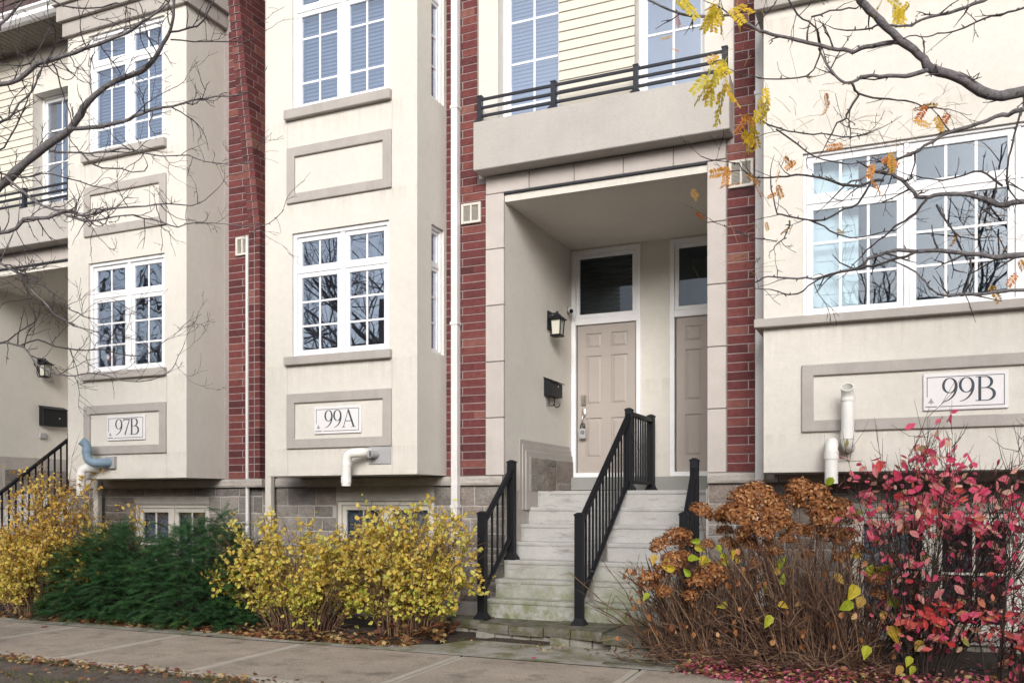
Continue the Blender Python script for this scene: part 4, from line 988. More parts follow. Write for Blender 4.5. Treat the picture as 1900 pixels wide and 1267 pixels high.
shrub('yellow_shrub', 'tall orange-yellow shrub in front of the far-left stair railing', 'shrub', -9.95, 8.15, 0, .80, .45, 1.95, 90, 6000, .046, [YELL, ORGY, ORGY], bare=.3)
shrub('yellow_shrub', 'bushy yellow shrub left of the dark evergreen, cut off by the left edge', 'shrub', -9.80, 7.75, 0, 1.10, .45, 1.22, 140, 12000, .047, [YELL, YELL, ORGY], lean=(.0, -.05), bare=.08)
shrub('yellow_shrub', 'sprawling yellow-green shrub between the dark evergreen and the middle basement window', 'shrub', -5.90, 7.84, 0, 1.28, .42, 1.22, 150, 12500, .050, [YELG, YELL, YELL], lean=(-.02, -.05), bare=.12)
shrub('yellow_shrub', 'upright yellow shrub beside the short left stair railing', 'shrub', -4.72, 7.95, 0, .88, .40, 1.42, 135, 11500, .050, [YELG, YELL, YELL, YELL], lean=(.03, -.03), bare=.14)
shrub('yellow_shrub', 'small yellow shrub against the leftmost basement window', 'shrub', -9.0, 8.35, 0, .50, .25, 1.42, 30, 1300, .046, [YELL, ORGY], bare=.35)

# --- dark evergreen shrubs: needle sprays
sv, sf = [], []
sv += [(-.006, 0, 0), (.006, 0, 0), (.004, 1, 0), (-.004, 1, 0)]; sf.append((0, 1, 2, 3))
for k in range(15):
    y = .06 + .92 * k / 14
    for s in (-1, 1):
        a = R(52) * (1 - .25 * k / 14); L = .26 * (1 - .35 * k / 14); zz = rnd.uniform(-.06, .07); dx, dy = s * math.sin(a) * L, math.cos(a) * L; b = len(sv)
        sv += [(s * .004, y - .016, 0), (s * .004 + dx * .5 + .0, y + dy * .5 - .02, zz * .5), (s * .004 + dx, y + dy, zz), (s * .004 + dx * .5, y + dy * .5 + .02, zz * .5)]; sf.append((b, b + 1, b + 2, b + 3))
def yew(label, x, y, rx, ry, h, n, seed):
    """plumes: arching branchlets carrying flat rows of needle sprays"""
    t = thing('evergreen_shrub', (x, y, 0), label, 'shrub'); sm = MB(); pos, dirs, sc_ = [], [], []; r2 = random.Random(seed)
    for k in range(n):
        a = r2.uniform(0, 2 * math.pi); el = math.asin(r2.uniform(.0, 1) ** .9); d = Vector((math.cos(a) * math.cos(el), math.sin(a) * math.cos(el), math.sin(el)))
        lump = 1 + .26 * mnoise.noise(Vector((d.x * 2.2 + seed, d.y * 2.2, d.z * 2.2))) + .12 * mnoise.noise(Vector((d.x * 6, d.y * 6 + seed, d.z * 6)))
        q = r2.choice([1, 1, .95, .86, .72, .55]) * lump - .12
        c = Vector((x + d.x * rx * q, y + d.y * ry * q, max(.05, d.z * h * q)))
        pd = (Vector((d.x * 1.0 + r2.uniform(-.8, .8), d.y * 1.2 + r2.uniform(-.8, .8), .30 + d.z * .45 + r2.uniform(-.35, .55)))).normalized()
        side = pd.cross(Vector((0, 0, 1))).normalized(); L = r2.uniform(.11, .24); p = c.copy(); v = pd.copy(); m = 9; stem = [c - pd * .06]
        for s in range(m):
            v = (v + Vector((0, 0, -.075)) + Vector((r2.uniform(-.06, .06),) * 3)).normalized(); p = p + v * (L / m); stem.append(p.copy())
            w = (1 - .55 * s / m)
            for sg in (-1, 1):
                pos.append(tuple(p)); dirs.append((v * .75 + side * sg * .8 + Vector((0, 0, r2.uniform(-.25, .1)))).normalized()); sc_.append(r2.uniform(.055, .095) * w)
        pos.append(tuple(p)); dirs.append(v); sc_.append(.07)
        if k % 2 == 0: sm.tube(stem[::3], .0025, 3, cap=False)
        if k % 12 == 0: sm.tube([Vector((x + d.x * .1, y + d.y * .1, .02)), Vector((x, y, 0)).lerp(c, .5) + Vector((0, 0, .05)), c], [.012, .007, .003], 4, cap=False)
    sm.build('branches', DSTEM, t); scatter('foliage', sv, sf, pos, aim(dirs), sc_, YEWM, t, org=ORG[t.name], kind='stuff')
yew('broad dark green evergreen shrub under the leftmost bay, beside the yellow leaves', -8.72, 7.95, 1.0, .60, 1.06, 1700, 3)
yew('dark green evergreen shrub spreading right, against the sprawling yellow-green shrub', -7.32, 7.95, .98, .60, 1.20, 1700, 11)

# --- dried hydrangeas
def flower_mesh(k):
    r2 = random.Random(k); m = MB(); n = 380
    for i in range(n):
        z = r2.uniform(-.35, 1); a = r2.uniform(0, 6.28); s = math.sqrt(1 - z * z); d = Vector((s * math.cos(a), s * math.sin(a), z)); q = r2.uniform(.78, 1.04) * (1 + .16 * mnoise.noise(d * 2.1 + Vector((k * 7, 0, 0))))
        p = Vector((d.x * q, d.y * q, d.z * q * .82)); x = d.orthogonal().normalized(); y = d.cross(x); th = r2.uniform(0, 6.28)
        u = (x * math.cos(th) + y * math.sin(th)) * .125; v = (y * math.cos(th) - x * math.sin(th)) * .10; tl = d * r2.uniform(-.03, .15)
        m.add([p - u, p - v * .8 + tl * .5, p + u + tl, p + v + tl * .3], [(0, 1, 2), (0, 2, 3)])
    m.add([(0, 0, -.2), (.3, 0, .3), (-.2, .3, .3), (-.2, -.3, .3)], [(0, 1, 2), (0, 2, 3)])
    me = bpy.data.meshes.new('flower_head'); me.from_pydata(m.v, [], m.f); me.materials.append(FLOW); return me
FM = [flower_mesh(k) for k in range(4)]
def leaf_mesh(V, F, mat, name='leaf'):
    me = bpy.data.meshes.new(name); me.from_pydata(V, [], F); me.materials.append(mat); return me
HYV = [(0, 0, 0), (.30, .14, .08), (.36, .42, .12), (.18, .80, .04), (0, 1.08, -.10), (-.16, .80, .06), (-.34, .42, .14), (-.28, .14, .09), (0, .45, -.03)]
HL = [leaf_mesh(HYV, LEAF_F, HYLEAF)]
def put_leaf(me, p, d, size, parent, face=False):
    o = place(me.name, me, parent, tuple(p)); d = Vector(d).normalized()
    if face:
        nn = ((Vector((0, 0, CAMZ)) - Vector(p)).normalized() + rand_unit() * .55).normalized(); d = (d - nn * d.dot(nn)).normalized(); x = d.cross(nn).normalized()
    else: x = d.cross(rand_unit()).normalized()
    z = x.cross(d); M = Matrix((x, d, z)).transposed()
    o.rotation_euler = M.to_euler(); o.scale = (size, size, size); return o
def hydrangea(label, x, y, w, heads, leaves, nst, hmax, seed):
    t = thing('hydrangea', (x, y, 0), label, 'shrub'); r2 = random.Random(seed); sm = MB()
    def stem(bx_, e, r):
        b = Vector((x + bx_, y + r2.uniform(-.16, .16), 0)); pts = []; bow = r2.gauss(0, .06)
        for s in range(6):
            f = s / 5; p = b.lerp(e, f); p += Vector((bow * math.sin(f * 3.14) + r2.uniform(-.015, .015), r2.uniform(-.015, .015), .06 * math.sin(f * 3.14)))
            pts.append(p)
        sm.tube(pts, [r * (1 - .5 * s / 5) for s in range(6)], 4, cap=False); return pts
    for (px, py, zc, rad) in heads:
        e = at(px, py, zc); stem((e.x - x) * .55 + r2.uniform(-.12, .12), e - Vector((0, 0, rad * .3)), .0055)
        o = place('flower_head', r2.choice(FM), t, tuple(e)); rad *= 1.42; o.scale = (rad * r2.uniform(.9, 1.15),) * 2 + (rad,); o.rotation_euler = (r2.uniform(-.5, .5), r2.uniform(-.5, .5), r2.uniform(0, 6))
    for k in range(nst):
        q = r2.uniform(-1, 1); e = Vector((x + q * w * 1.05 + r2.gauss(-.06, .22), y + r2.uniform(-.42, .25), hmax * r2.uniform(.25, 1.0) ** .8 * (1 - .25 * q * q)))
        pts = stem(q * w * .62 + r2.uniform(-.10, .14), e, r2.uniform(.0035, .0068))
        for _ in range(2):
            p = pts[r2.choice([2, 3, 4])]; o_ = Vector((r2.uniform(-.22, .18), r2.uniform(-.14, .1), r2.uniform(.03, .2))); sm.tube([p, p + o_ * .5 + Vector((0, 0, .02)), p + o_], [.003, .0025, .0015], 3, cap=False)
    for k in range(nst // 2):            # fallen and bent dry stems near the ground
        p = Vector((x + r2.uniform(-1, 1) * w, y + r2.uniform(-.55, .1), r2.uniform(.02, .12))); q = [p]
        for s in range(4): q.append(q[-1] + Vector((r2.uniform(-.14, .14), r2.uniform(-.10, .07), r2.uniform(-.03, .09))))
        sm.tube(q, [.004, .0035, .003, .0025, .0015], 4, cap=False)
    sm.build('stems', BSTEM, t, smooth=True)
    cv, cn = [], []
    for k in range(130):                 # crumpled dead leaves caught among the stems
        q = r2.uniform(-1, 1); cv.append((x + q * w * 1.1 - .05, y + r2.uniform(-.40, .2), hmax * r2.uniform(.12, .88) * (1 - .2 * q * q))); cn.append(Vector((r2.uniform(-.6, .6), r2.uniform(-.6, .6), -1)).normalized())
    scatter('dead_leaves', LEAF_N, LEAF_F, cv, aim(cn), ngen.uniform(.03, .065, len(cv)), FLOW, t, org=ORG[t.name], kind='stuff')
    for (px, py, zc, s) in leaves: put_leaf(HL[0], at(px, py, zc), Vector((r2.uniform(-.6, .6), r2.uniform(-.9, .1), r2.uniform(-1, .2))), s * 1.1, t, True)
    return t
hydrangea('brown dried hydrangea overlapping the right side of the steps, with lime leaves', -1.72, 7.80, .55,
          [(1258, 1000, 7.75, .085), (1224, 1012, 7.7, .065), (1206, 1078, 7.65, .075), (1250, 1040, 7.7, .07), (1238, 1058, 7.6, .06), (1302, 950, 8.0, .075), (1318, 1068, 7.6, .10), (1296, 1085, 7.55, .07), (1345, 985, 8.0, .05), (1312, 1012, 7.9, .05), (1388, 1070, 7.8, .05), (1232, 1098, 7.6, .05), (1268, 1035, 7.8, .06), (1330, 1055, 7.8, .05), (1352, 1010, 7.9, .06), (1282, 1105, 7.6, .05), (1368, 1030, 7.9, .045)],
          [(1215, 1028, 7.6, .085), (1240, 1035, 7.6, .065), (1290, 1010, 7.6, .09), (1300, 1002, 7.55, .075), (1310, 1030, 7.6, .10), (1340, 1025, 7.65, .09), (1352, 1040, 7.65, .09), (1330, 1010, 7.7, .07), (1276, 1035, 7.6, .09), (1253, 1055, 7.5, .10), (1282, 1068, 7.5, .08), (1365, 1020, 7.7, .08), (1316, 1035, 7.6, .08), (1345, 1062, 7.7, .07), (1205, 1100, 7.5, .075), (1350, 1120, 7.5, .08), (1372, 1045, 7.7, .06)], 210, 1.05, 5)
hydrangea('brown dried hydrangea with a wide crown of flower heads left of the pink shrub', -.78, 7.78, .62,
          [(1378, 930, 7.7, .10), (1402, 918, 7.75, .095), (1425, 935, 7.7, .10), (1368, 955, 7.6, .09), (1395, 965, 7.55, .10), (1350, 955, 7.7, .075), (1440, 955, 7.6, .09), (1412, 990, 7.5, .09), (1385, 990, 7.6, .075), (1432, 975, 7.6, .08), (1340, 960, 7.8, .06), (1485, 910, 7.7, .095), (1505, 922, 7.65, .10), (1522, 940, 7.6, .09), (1545, 950, 7.55, .095), (1470, 928, 7.7, .06), (1560, 945, 7.5, .08), (1575, 958, 7.45, .07), (1532, 965, 7.5, .08), (1572, 998, 7.4, .075), (1458, 970, 7.7, .05), (1436, 1025, 7.5, .05), (1625, 1075, 7.1, .055), (1632, 1105, 7.1, .05), (1420, 1020, 7.6, .06), (1390, 1010, 7.7, .06), (1480, 985, 7.7, .06), (1510, 985, 7.6, .065), (1545, 995, 7.5, .07), (1460, 1000, 7.7, .05), (1590, 1020, 7.3, .055), (1560, 1035, 7.4, .05), (1402, 1045, 7.6, .05), (1500, 1030, 7.6, .045)],
          [(1440, 1052, 7.5, .10), (1448, 1085, 7.4, .09), (1430, 1140, 7.2, .10), (1444, 1118, 7.3, .08), (1425, 1085, 7.5, .07), (1450, 1060, 7.4, .08), (1548, 1065, 7.2, .09), (1545, 885, 7.6, .09), (1605, 1060, 7.1, .125), (1590, 1085, 7.05, .13), (1628, 1060, 7.1, .125), (1584, 1118, 7.0, .11), (1640, 1060, 7.1, .10), (1650, 1105, 7.0, .115), (1643, 1132, 7.0, .09), (1652, 1160, 6.9, .13), (1668, 1150, 6.95, .09), (1610, 1197, 6.8, .10), (1712, 1188, 6.8, .09), (1690, 1217, 6.7, .075), (1675, 1235, 6.7, .075), (1698, 1235, 6.7, .07), (1645, 1028, 7.2, .12), (1600, 1030, 7.2, .08), (1630, 1000, 7.3, .07), (1600, 1105, 7.0, .10)], 320, 1.30, 9)

# --- spindle shrub with pink leaves
def spindle(X, Yc, label, nst, ext, kl, nn, hs, seed):
    t = thing('spindle_shrub', (X, Yc, 0), label, 'shrub'); r2 = random.Random(seed)
    sm = MB(); tw = []
    for k in range(nst):
        a = r2.uniform(0, 6.28); q = r2.random() ** .5; b = Vector((X + .20 * q * math.cos(a), Yc + .07 + .12 * q * math.sin(a), 0))
        e = Vector((X + .15 + ext * q * math.cos(a) * (1 if math.cos(a) > 0 else .56) + r2.uniform(-.1, .1), Yc + .48 * q * math.sin(a), hs * r2.uniform(1.25, 2.05) * (1 - .22 * q * q))); pts = []
        for s in range(8):
            f = s / 7; c = f ** (.85 + .5 * q); pts.append(Vector((b.x + (e.x - b.x) * c + r2.uniform(-.015, .015), b.y + (e.y - b.y) * c + r2.uniform(-.015, .015), e.z * (f ** 1.05))))
        sm.tube(pts, [.0085 * (1 - .85 * s / 7) * (.7 + .5 * r2.random()) for s in range(8)], 5, cap=False)
        for s in range(2, 8):
            for r in range(4):
                p = pts[s].lerp(pts[s - 1], r2.random()); v = (rand_unit(.3) + (pts[s] - pts[s - 1]).normalized() * .6).normalized(); L = r2.uniform(.10, .30)
                qs = [p, p + v * L * .5, p + v * L + Vector((0, 0, L * .3))]; sm.tube(qs, [.003, .0024, .0014], 3, cap=False); tw.append(qs)
                if r2.random() < .6:
                    m2 = qs[1]; v2 = (v + rand_unit(.4) * .9).normalized(); q2 = [m2, m2 + v2 * L * .5, m2 + v2 * L * .8 + Vector((0, 0, .04))]; sm.tube(q2, [.0022, .0018, .001], 3, cap=False); tw.append(q2)
    sm.build('stems', DSTEM, t, smooth=True)
    LP, LR = leaf_mesh(OVAL_V, LEAF_F, PINKO), leaf_mesh(OVAL_V, LEAF_F, REDO); near = []; far = []
    for k in range(kl):
        qs = r2.choice(tw); s = r2.random(); p = qs[0].lerp(qs[2], .3 + .7 * s)
        d = mnoise.noise(p * 2.2)
        dens = .95 if 1.15 < p.z < 1.75 and abs(p.x - X + .13) < .55 else (.8 if p.z < .6 and p.x > X - .2 else .16)
        if p.z > 1.85: dens = (.36 if p.z < 2.02 else 0.) if abs(p.x - X + .1) < .35 else .10
        if r2.random() > dens * (1 + .9 * d): continue
        (near if p.y < Yc + .05 else far).append((p, (rand_unit(-.55) + (qs[2] - qs[0]).normalized() * .3).normalized()))
    near.sort(key=lambda e: e[0].y)
    for p, d in near[:nn]: put_leaf(LR if (p.z < .7 and r2.random() < .7) or r2.random() < .12 else LP, p, d, r2.uniform(.045, .10), t, r2.random() < .45)
    rest = near[nn:] + far
    scatter('leaves', OVAL_V, LEAF_F, [tuple(p) for p, d in rest], aim([d for p, d in rest]), ngen.uniform(.05, .095, len(rest)), PINK, t, org=ORG[t.name], kind='stuff')
spindle(.05, 7.55, 'bright pink-leaved shrub in front of the wide basement window, right of the dried hydrangeas', 46, 1.30, 2700, 290, 1.06, 4)
spindle(.66, 7.42, 'pink and red leaved shrub cut off by the right edge of the view', 24, .95, 1100, 150, .82, 6)

# --- litter, grass
def litter(name, n, fx, size, mat, V=MAPLE_V, F=MAPLE_F, lift=.012):
    pos, rx, ry, rz = [], [], [], []
    while len(pos) < n:
        p = fx()
        if p is None: continue
        pos.append((p[0], p[1], p[2] + rnd.uniform(0, lift))); rx.append(rnd.gauss(0, .35)); ry.append(rnd.gauss(0, .35)); rz.append(rnd.uniform(0, 6.28))
    return scatter(name, V, F, pos, rotmats(np.array(rx), np.array(ry), np.array(rz)), ngen.uniform(.6, 1.3, n) * size, mat, kind='stuff')
def bedz(x, y):
    fy = 7.42 if x < -4.3 else (7.9 if x < -1.7 else 7.0); k = min(1, max(0, (y - fy) / .3)); return -.01 + k * .05
def f_left():
    x = rnd.uniform(-10.8, -4.35); y = 7.38 + abs(rnd.gauss(0, .22)); dens = .5 + .8 * mnoise.noise(Vector((x * 1.3, y * 2, 5)))
    if x > -6.6: dens += .5
    return (x, y, bedz(x, y)) if rnd.random() < dens else None
tag(litter('leaf_litter', 1500, f_left, .062, LITTER), 'brown and orange fallen leaves along the back edge of the pavement', 'fallen leaves')
def f_steps():
    x = rnd.uniform(-4.75, -4.2); y = rnd.uniform(7.75, 8.35); return (x, y, bedz(x, y) + .02)
tag(litter('leaf_litter', 160, f_steps, .09, LITTER, lift=.08), 'heap of large orange leaves against the left end of the block edging', 'fallen leaves')
def f_right():
    x = rnd.uniform(-1.8, 1.6); y = 6.92 + abs(rnd.gauss(0, .45)) + max(0, (-1.2 - x) * .5); return (x, y, bedz(x, y)) if y < 8.9 else None
tag(litter('leaf_litter', 1500, f_right, .05, LITTER, lift=.03), 'brown fallen leaves under the dried hydrangeas', 'fallen leaves')
tag(litter('leaf_litter', 2300, f_right, .042, PINKLIT, SM_V, SM_F, lift=.03), 'pink fallen leaves on the ground under the pink shrub', 'fallen leaves')
def f_verge():
    x = rnd.uniform(-9.5, -3.0); y = 5.63 - abs(rnd.gauss(0, .10)) if rnd.random() < .6 else rnd.uniform(4.6, 5.72)
    return (x, y, -.005) if rnd.random() < .55 + .8 * mnoise.noise(Vector((x * 1.8, y * 3, 1))) else None
tag(litter('leaf_litter', 1250, f_verge, .045, LITTER), 'fallen leaves caught along the front edge of the pavement', 'fallen leaves')
def f_edge():
    x = rnd.uniform(-4.2, -1.9); return (x, 7.86 + rnd.uniform(-.22, .12), .006) if rnd.random() < .5 + mnoise.noise(Vector((x * 4, 0, 3))) else None
def f_tread():
    k = rnd.randint(1, 6); return (rnd.choice([rnd.uniform(-4.0, -3.5), rnd.uniform(-2.9, -2.1)]), 9.97 - .228 * k + rnd.uniform(.08, .21), 1.504 - .191 * k)
tag(litter('leaf_litter', 26, f_tread, .035, LITTER, lift=.004), 'a few small dry leaves scattered on the step treads', 'fallen leaves')
tag(litter('leaf_litter', 60, f_edge, .04, LITTER), 'bits of leaf at the foot of the block edging', 'fallen leaves')
GV = [(-.05, 0, 0), (.05, 0, 0), (.035, .45, .12), (-.035, .45, .12), (0, 1, .45)]; GF = [(0, 1, 2, 3), (3, 2, 4)]
pos, dirs = [], []
while len(pos) < 9000:
    x = rnd.uniform(-10, -2.5); y = rnd.uniform(4.3, 5.64); d = mnoise.noise(Vector((x * 1.5, y * 2.2, 8))) + (.25 if y < 5.1 or y > 5.45 else -.35)
    if rnd.random() < d + .15: pos.append((x, y, -.03)); v = rand_unit(.9); dirs.append(v)
tag(scatter('grass', GV, GF, pos, aim(dirs), ngen.uniform(.025, .06, len(pos)), GRASS, kind='stuff'), 'thin tufts of grass on the verge in front of the pavement', 'grass')
pos, dirs = [], []
while len(pos) < 900:
    x = rnd.uniform(-4.3, -2.2); y = (8.0 if x > -3.3 else 8.1) + rnd.gauss(0, .05)
    if rnd.random() < .3 + 1.2 * mnoise.noise(Vector((x * 5, 2, 2))): pos.append((x, y, 0)); dirs.append(rand_unit(.6))
tag(scatter('moss', GV, GF, pos, aim(dirs), ngen.uniform(.012, .03, len(pos)), GRASS, kind='stuff'), 'moss and weeds in the joint under the block edging', 'moss')
ML = [leaf_mesh(MAPLE_V, MAPLE_F, LITTER, 'fallen_leaf'), leaf_mesh(SM_V, SM_F, PINKLIT, 'fallen_leaf')]
for big, x, y, z, s, lab in ((0, -8.65, 7.05, .012, .16, 'orange maple leaf on the pavement joint below the left yellow shrub'), (0, -6.55, 7.25, .012, .10, 'brown leaf on the pavement just in front of the dark evergreen'),
                             (1, -3.0, 7.30, .012, .06, 'small pink leaf alone on the pavement in front of the block edging'), (0, -1.75, 7.1, .012, .09, 'tan leaf beside the paving bricks right of the steps'),
                             (0, -5.1, 5.35, -.005, .12, 'orange leaf on the verge at the bottom edge, in front of the pavement')):
    o = place('fallen_leaf', ML[big], None, (x, y, z)); o.scale = (s,) * 3; o.rotation_euler = (rnd.uniform(-.15, .15), rnd.uniform(-.15, .15), rnd.uniform(0, 6)); tag(o, lab, 'leaf', 'single leaves dropped on and beside the pavement')

# ------------------------------------------------------------------ trees
def limb(mb, pts, r0, r1, n=8, wob=.011):
    P = [Vector(p) for p in pts]; Q = [P[0]]
    for k in range(len(P) - 1):
        a, b = P[k], P[k + 1]; p0 = P[max(k - 1, 0)]; p3 = P[min(k + 2, len(P) - 1)]
        for s in (.5, 1.0):
            c = .5 * ((2 * a) + (b - p0) * s + (2 * p0 - 5 * a + 4 * b - p3) * s * s + (3 * a - p0 - 3 * b + p3) * s ** 3)
            Q.append(c + (rand_unit() * rnd.uniform(0, wob) if s < 1 else Vector()))
    m = len(Q); Rr = [r0 + (r1 - r0) * (k / (m - 1)) for k in range(m)]
    Rr = [r * (1 + rnd.uniform(-.08, .18)) for r in Rr]
    mb.tube(Q, Rr, n); return Q, Rr
def bud(mb, p, d, L=.012, r=.0032):
    mb.tube([p, p + d * L * .5, p + d * L], [r, r * .8, r * .25], 4, cap=False)
def twig(mb, p, d, L, r, lev=0, sub=True):
    n = max(3, int(L / .045)); pts = [p]; v = d.copy()
    for s in range(n):
        v = (v + rand_unit() * .32 + Vector((0, 0, .05))).normalized(); pts.append(pts[-1] + v * L / n)
    mb.tube(pts, [max(.0013, r * (1 - .7 * s / n)) for s in range(n + 1)], 3 if r < .0035 else 4, cap=False)
    for s in range(1, n):
        if rnd.random() < .55: bud(mb, pts[s], (rand_unit() + v * .3).normalized(), rnd.uniform(.006, .014), max(.0016, r * .8))
        if sub and lev < 2 and rnd.random() < .38:
            dd = ((pts[s + 1] - pts[s]).normalized() + rand_unit() * .95).normalized(); twig(mb, pts[s], dd, L * rnd.uniform(.3, .65), r * .7, lev + 1)
def dress(mb, Q, Rr, density, Lm, t0=.1):
    tot = len(Q)
    for k in range(1, tot - 1):
        if k / tot < t0: continue
        seg = (Q[k + 1] - Q[k]); L = seg.length
        for _ in range(int(density * L + rnd.random())):
            d = (seg.normalized() * .55 + rand_unit() * .85).normalized(); d.y *= .7
            twig(mb, Q[k].lerp(Q[k + 1], rnd.random()), d.normalized(), Lm * rnd.uniform(.35, 1.1), min(.0052, Rr[k] * .65))
        if rnd.random() < L * 14: bud(mb, Q[k], (rand_unit(.2)).normalized() , Rr[k] * 1.2 + rnd.uniform(.008, .018), .004)
    twig(mb, Q[-1], (Q[-1] - Q[-2]).normalized(), Lm * .8, Rr[-1])
def recurse(mb, tw, p, d, L, r, lev, maxlev, ok=None):
    pts = [p]; v = d.copy(); n = 4
    for s in range(n):
        v = (v + rand_unit(.0) * .22 + Vector((0, 0, .07))).normalized(); pts.append(pts[-1] + v * L / n)
    mb.tube(pts, [r * (1 - .4 * s / n) for s in range(n + 1)], 6 if r > .02 else 4, cap=False)
    if lev >= maxlev: return
    for k in range(rnd.choice([3, 4])):
        s = rnd.randint(1, n); dd = (v * .75 + rand_unit(.1) * .75).normalized(); recurse(mb if r > .012 else tw, tw, pts[s], dd, L * rnd.uniform(.55, .8), r * rnd.uniform(.45, .62), lev + 1, maxlev)
def street_tree(label, x, y, toph, r, away, traced, dens, Lm, seed, extra=7):
    rnd.seed(seed); t = thing('street_tree', (x, y, 0), label, 'tree'); tm = MB()
    tp = [Vector((x, y, -.05)), Vector((x + .01, y, .5)), Vector((x - .02, y + .02, 1.6)), Vector((x, y - .02, 2.8)), Vector((x + .02, y, toph))]
    tm.tube(tp, [r * 1.5, r * 1.05, r * .95, r * .85, r * .6], 14); tm.build('trunk', BARK, t, smooth=True); tw = MB()
    for (pts, r0, r1, z0, z1) in traced:
        m = MB(); P = [at(px, py, z0 + (z1 - z0) * k / max(1, len(pts) - 1)) for k, (px, py) in enumerate(pts)]
        if pts[0][0] < 0 or pts[0][0] > 1900:
            b = P[0]; P = [Vector((x, y, min(toph, max(2.4, b.z - .35))))] + P
        Q, Rr = limb(m, P, r0, r1); m.build('branch', BARK if r0 > .007 else TWIG, t, smooth=True); dress(tw, Q, Rr, dens, Lm)
    cr = MB()
    for k in range(extra):
        a = away + rnd.uniform(-1.25, 1.25); d = Vector((math.cos(a), math.sin(a), rnd.uniform(.3, 1.1))).normalized()
        recurse(cr, cr, Vector((x, y, rnd.uniform(2.9, toph))), d, rnd.uniform(1.2, 1.8), .030, 0, 3)
    cr.build('crown', BARK, t, smooth=True); tw.build('twigs', TWIG, t, smooth=True, kind='stuff'); return t
LEFT = [
 ([(-60, 395), (0, 345), (30, 318), (62, 290), (98, 262), (130, 240), (150, 212), (162, 192), (195, 162), (235, 143), (262, 133), (285, 112), (302, 82), (315, 60), (322, 30), (322, -20)], .036, .008, 7.2, 6.4),
 ([(128, 240), (180, 236), (215, 228), (240, 222), (262, 212), (300, 200), (340, 192), (370, 184), (400, 179), (450, 176)], .015, .004, 6.85, 6.5),
 ([(315, 60), (352, 52), (378, 38), (402, -8)], .007, .004, 6.45, 6.3), ([(317, 74), (360, 78), (430, 78), (470, 74), (496, 55)], .005, .002, 6.45, 6.2),
 ([(-40, 165), (0, 157), (35, 148), (70, 118), (95, 112), (140, 98), (165, 88), (200, 75), (235, 62), (255, 48), (275, 35), (312, 6)], .021, .006, 6.9, 6.2),
 ([(-30, 80), (0, 45), (25, 22), (50, -10)], .014, .007, 6.8, 6.7), ([(85, -8), (115, 11), (150, 16), (190, 14), (215, 6), (235, 15), (252, 20)], .006, .003, 6.5, 6.3),
 ([(-30, 425), (0, 432), (30, 424), (44, 407), (75, 405), (100, 400), (125, 393), (150, 400), (175, 397), (195, 388), (230, 385), (270, 383), (310, 378), (355, 382), (380, 372)], .017, .003, 6.9, 6.6),
 ([(10, 328), (45, 357), (75, 380), (110, 392), (140, 405), (158, 410), (190, 407), (230, 400), (265, 405), (300, 412), (330, 422), (365, 413), (420, 416), (480, 421), (512, 405), (528, 382)], .009, .002, 7.0, 6.6),
 ([(-20, 484), (0, 488), (35, 507), (48, 525), (60, 540), (80, 558), (95, 575), (108, 588), (128, 600), (150, 608), (177, 615)], .010, .003, 6.8, 6.4),
 ([(38, 508), (70, 520), (95, 542), (120, 560), (128, 573), (145, 580), (165, 590), (190, 593), (215, 586)], .006, .002, 6.7, 6.5),
 ([(-20, 640), (0, 636), (30, 640), (45, 645), (60, 665), (75, 680), (95, 690), (115, 696), (140, 697), (165, 692), (200, 697), (235, 707), (280, 705), (310, 692), (325, 675), (338, 648)], .009, .002, 6.9, 6.5),
 ([(40, 640), (70, 630), (95, 640), (115, 645), (160, 650), (190, 648), (215, 655), (245, 660), (270, 658), (290, 645), (310, 630)], .006, .002, 6.8, 6.6),
 ([(-20, 642), (20, 628), (30, 620), (45, 610), (52, 605), (67, 592), (60, 575), (53, 555), (50, 530), (50, 512), (40, 490)], .006, .003, 6.9, 6.7),
 ([(-10, 232), (15, 222), (28, 205), (48, 182), (62, 165), (70, 140), (88, 110), (95, 100)], .009, .005, 6.8, 6.6), ([(0, 278), (12, 266), (30, 235), (45, 200), (52, 182)], .006, .004, 6.7, 6.6),
 ([(92, 280), (130, 283), (165, 285), (200, 282), (225, 275), (260, 282), (300, 290), (350, 288), (380, 300), (430, 305), (460, 300)], .009, .002, 7.0, 6.6),
 ([(150, 282), (165, 300), (190, 312), (225, 313), (245, 320), (268, 318), (272, 300)], .006, .003, 6.9, 6.7), ([(-20, 330), (0, 322), (40, 330), (75, 322), (120, 330), (170, 345), (200, 350)], .007, .003, 7.1, 6.8),
 ([(0, 118), (30, 122), (55, 118), (70, 95), (85, 70), (92, 52)], .005, .003, 6.4, 6.3), ([(88, 108), (105, 130), (112, 160), (120, 185), (130, 210), (134, 232)], .006, .003, 6.7, 6.8), ([(240, 222), (258, 205), (290, 180), (330, 160)], .004, .002, 6.6, 6.4)]
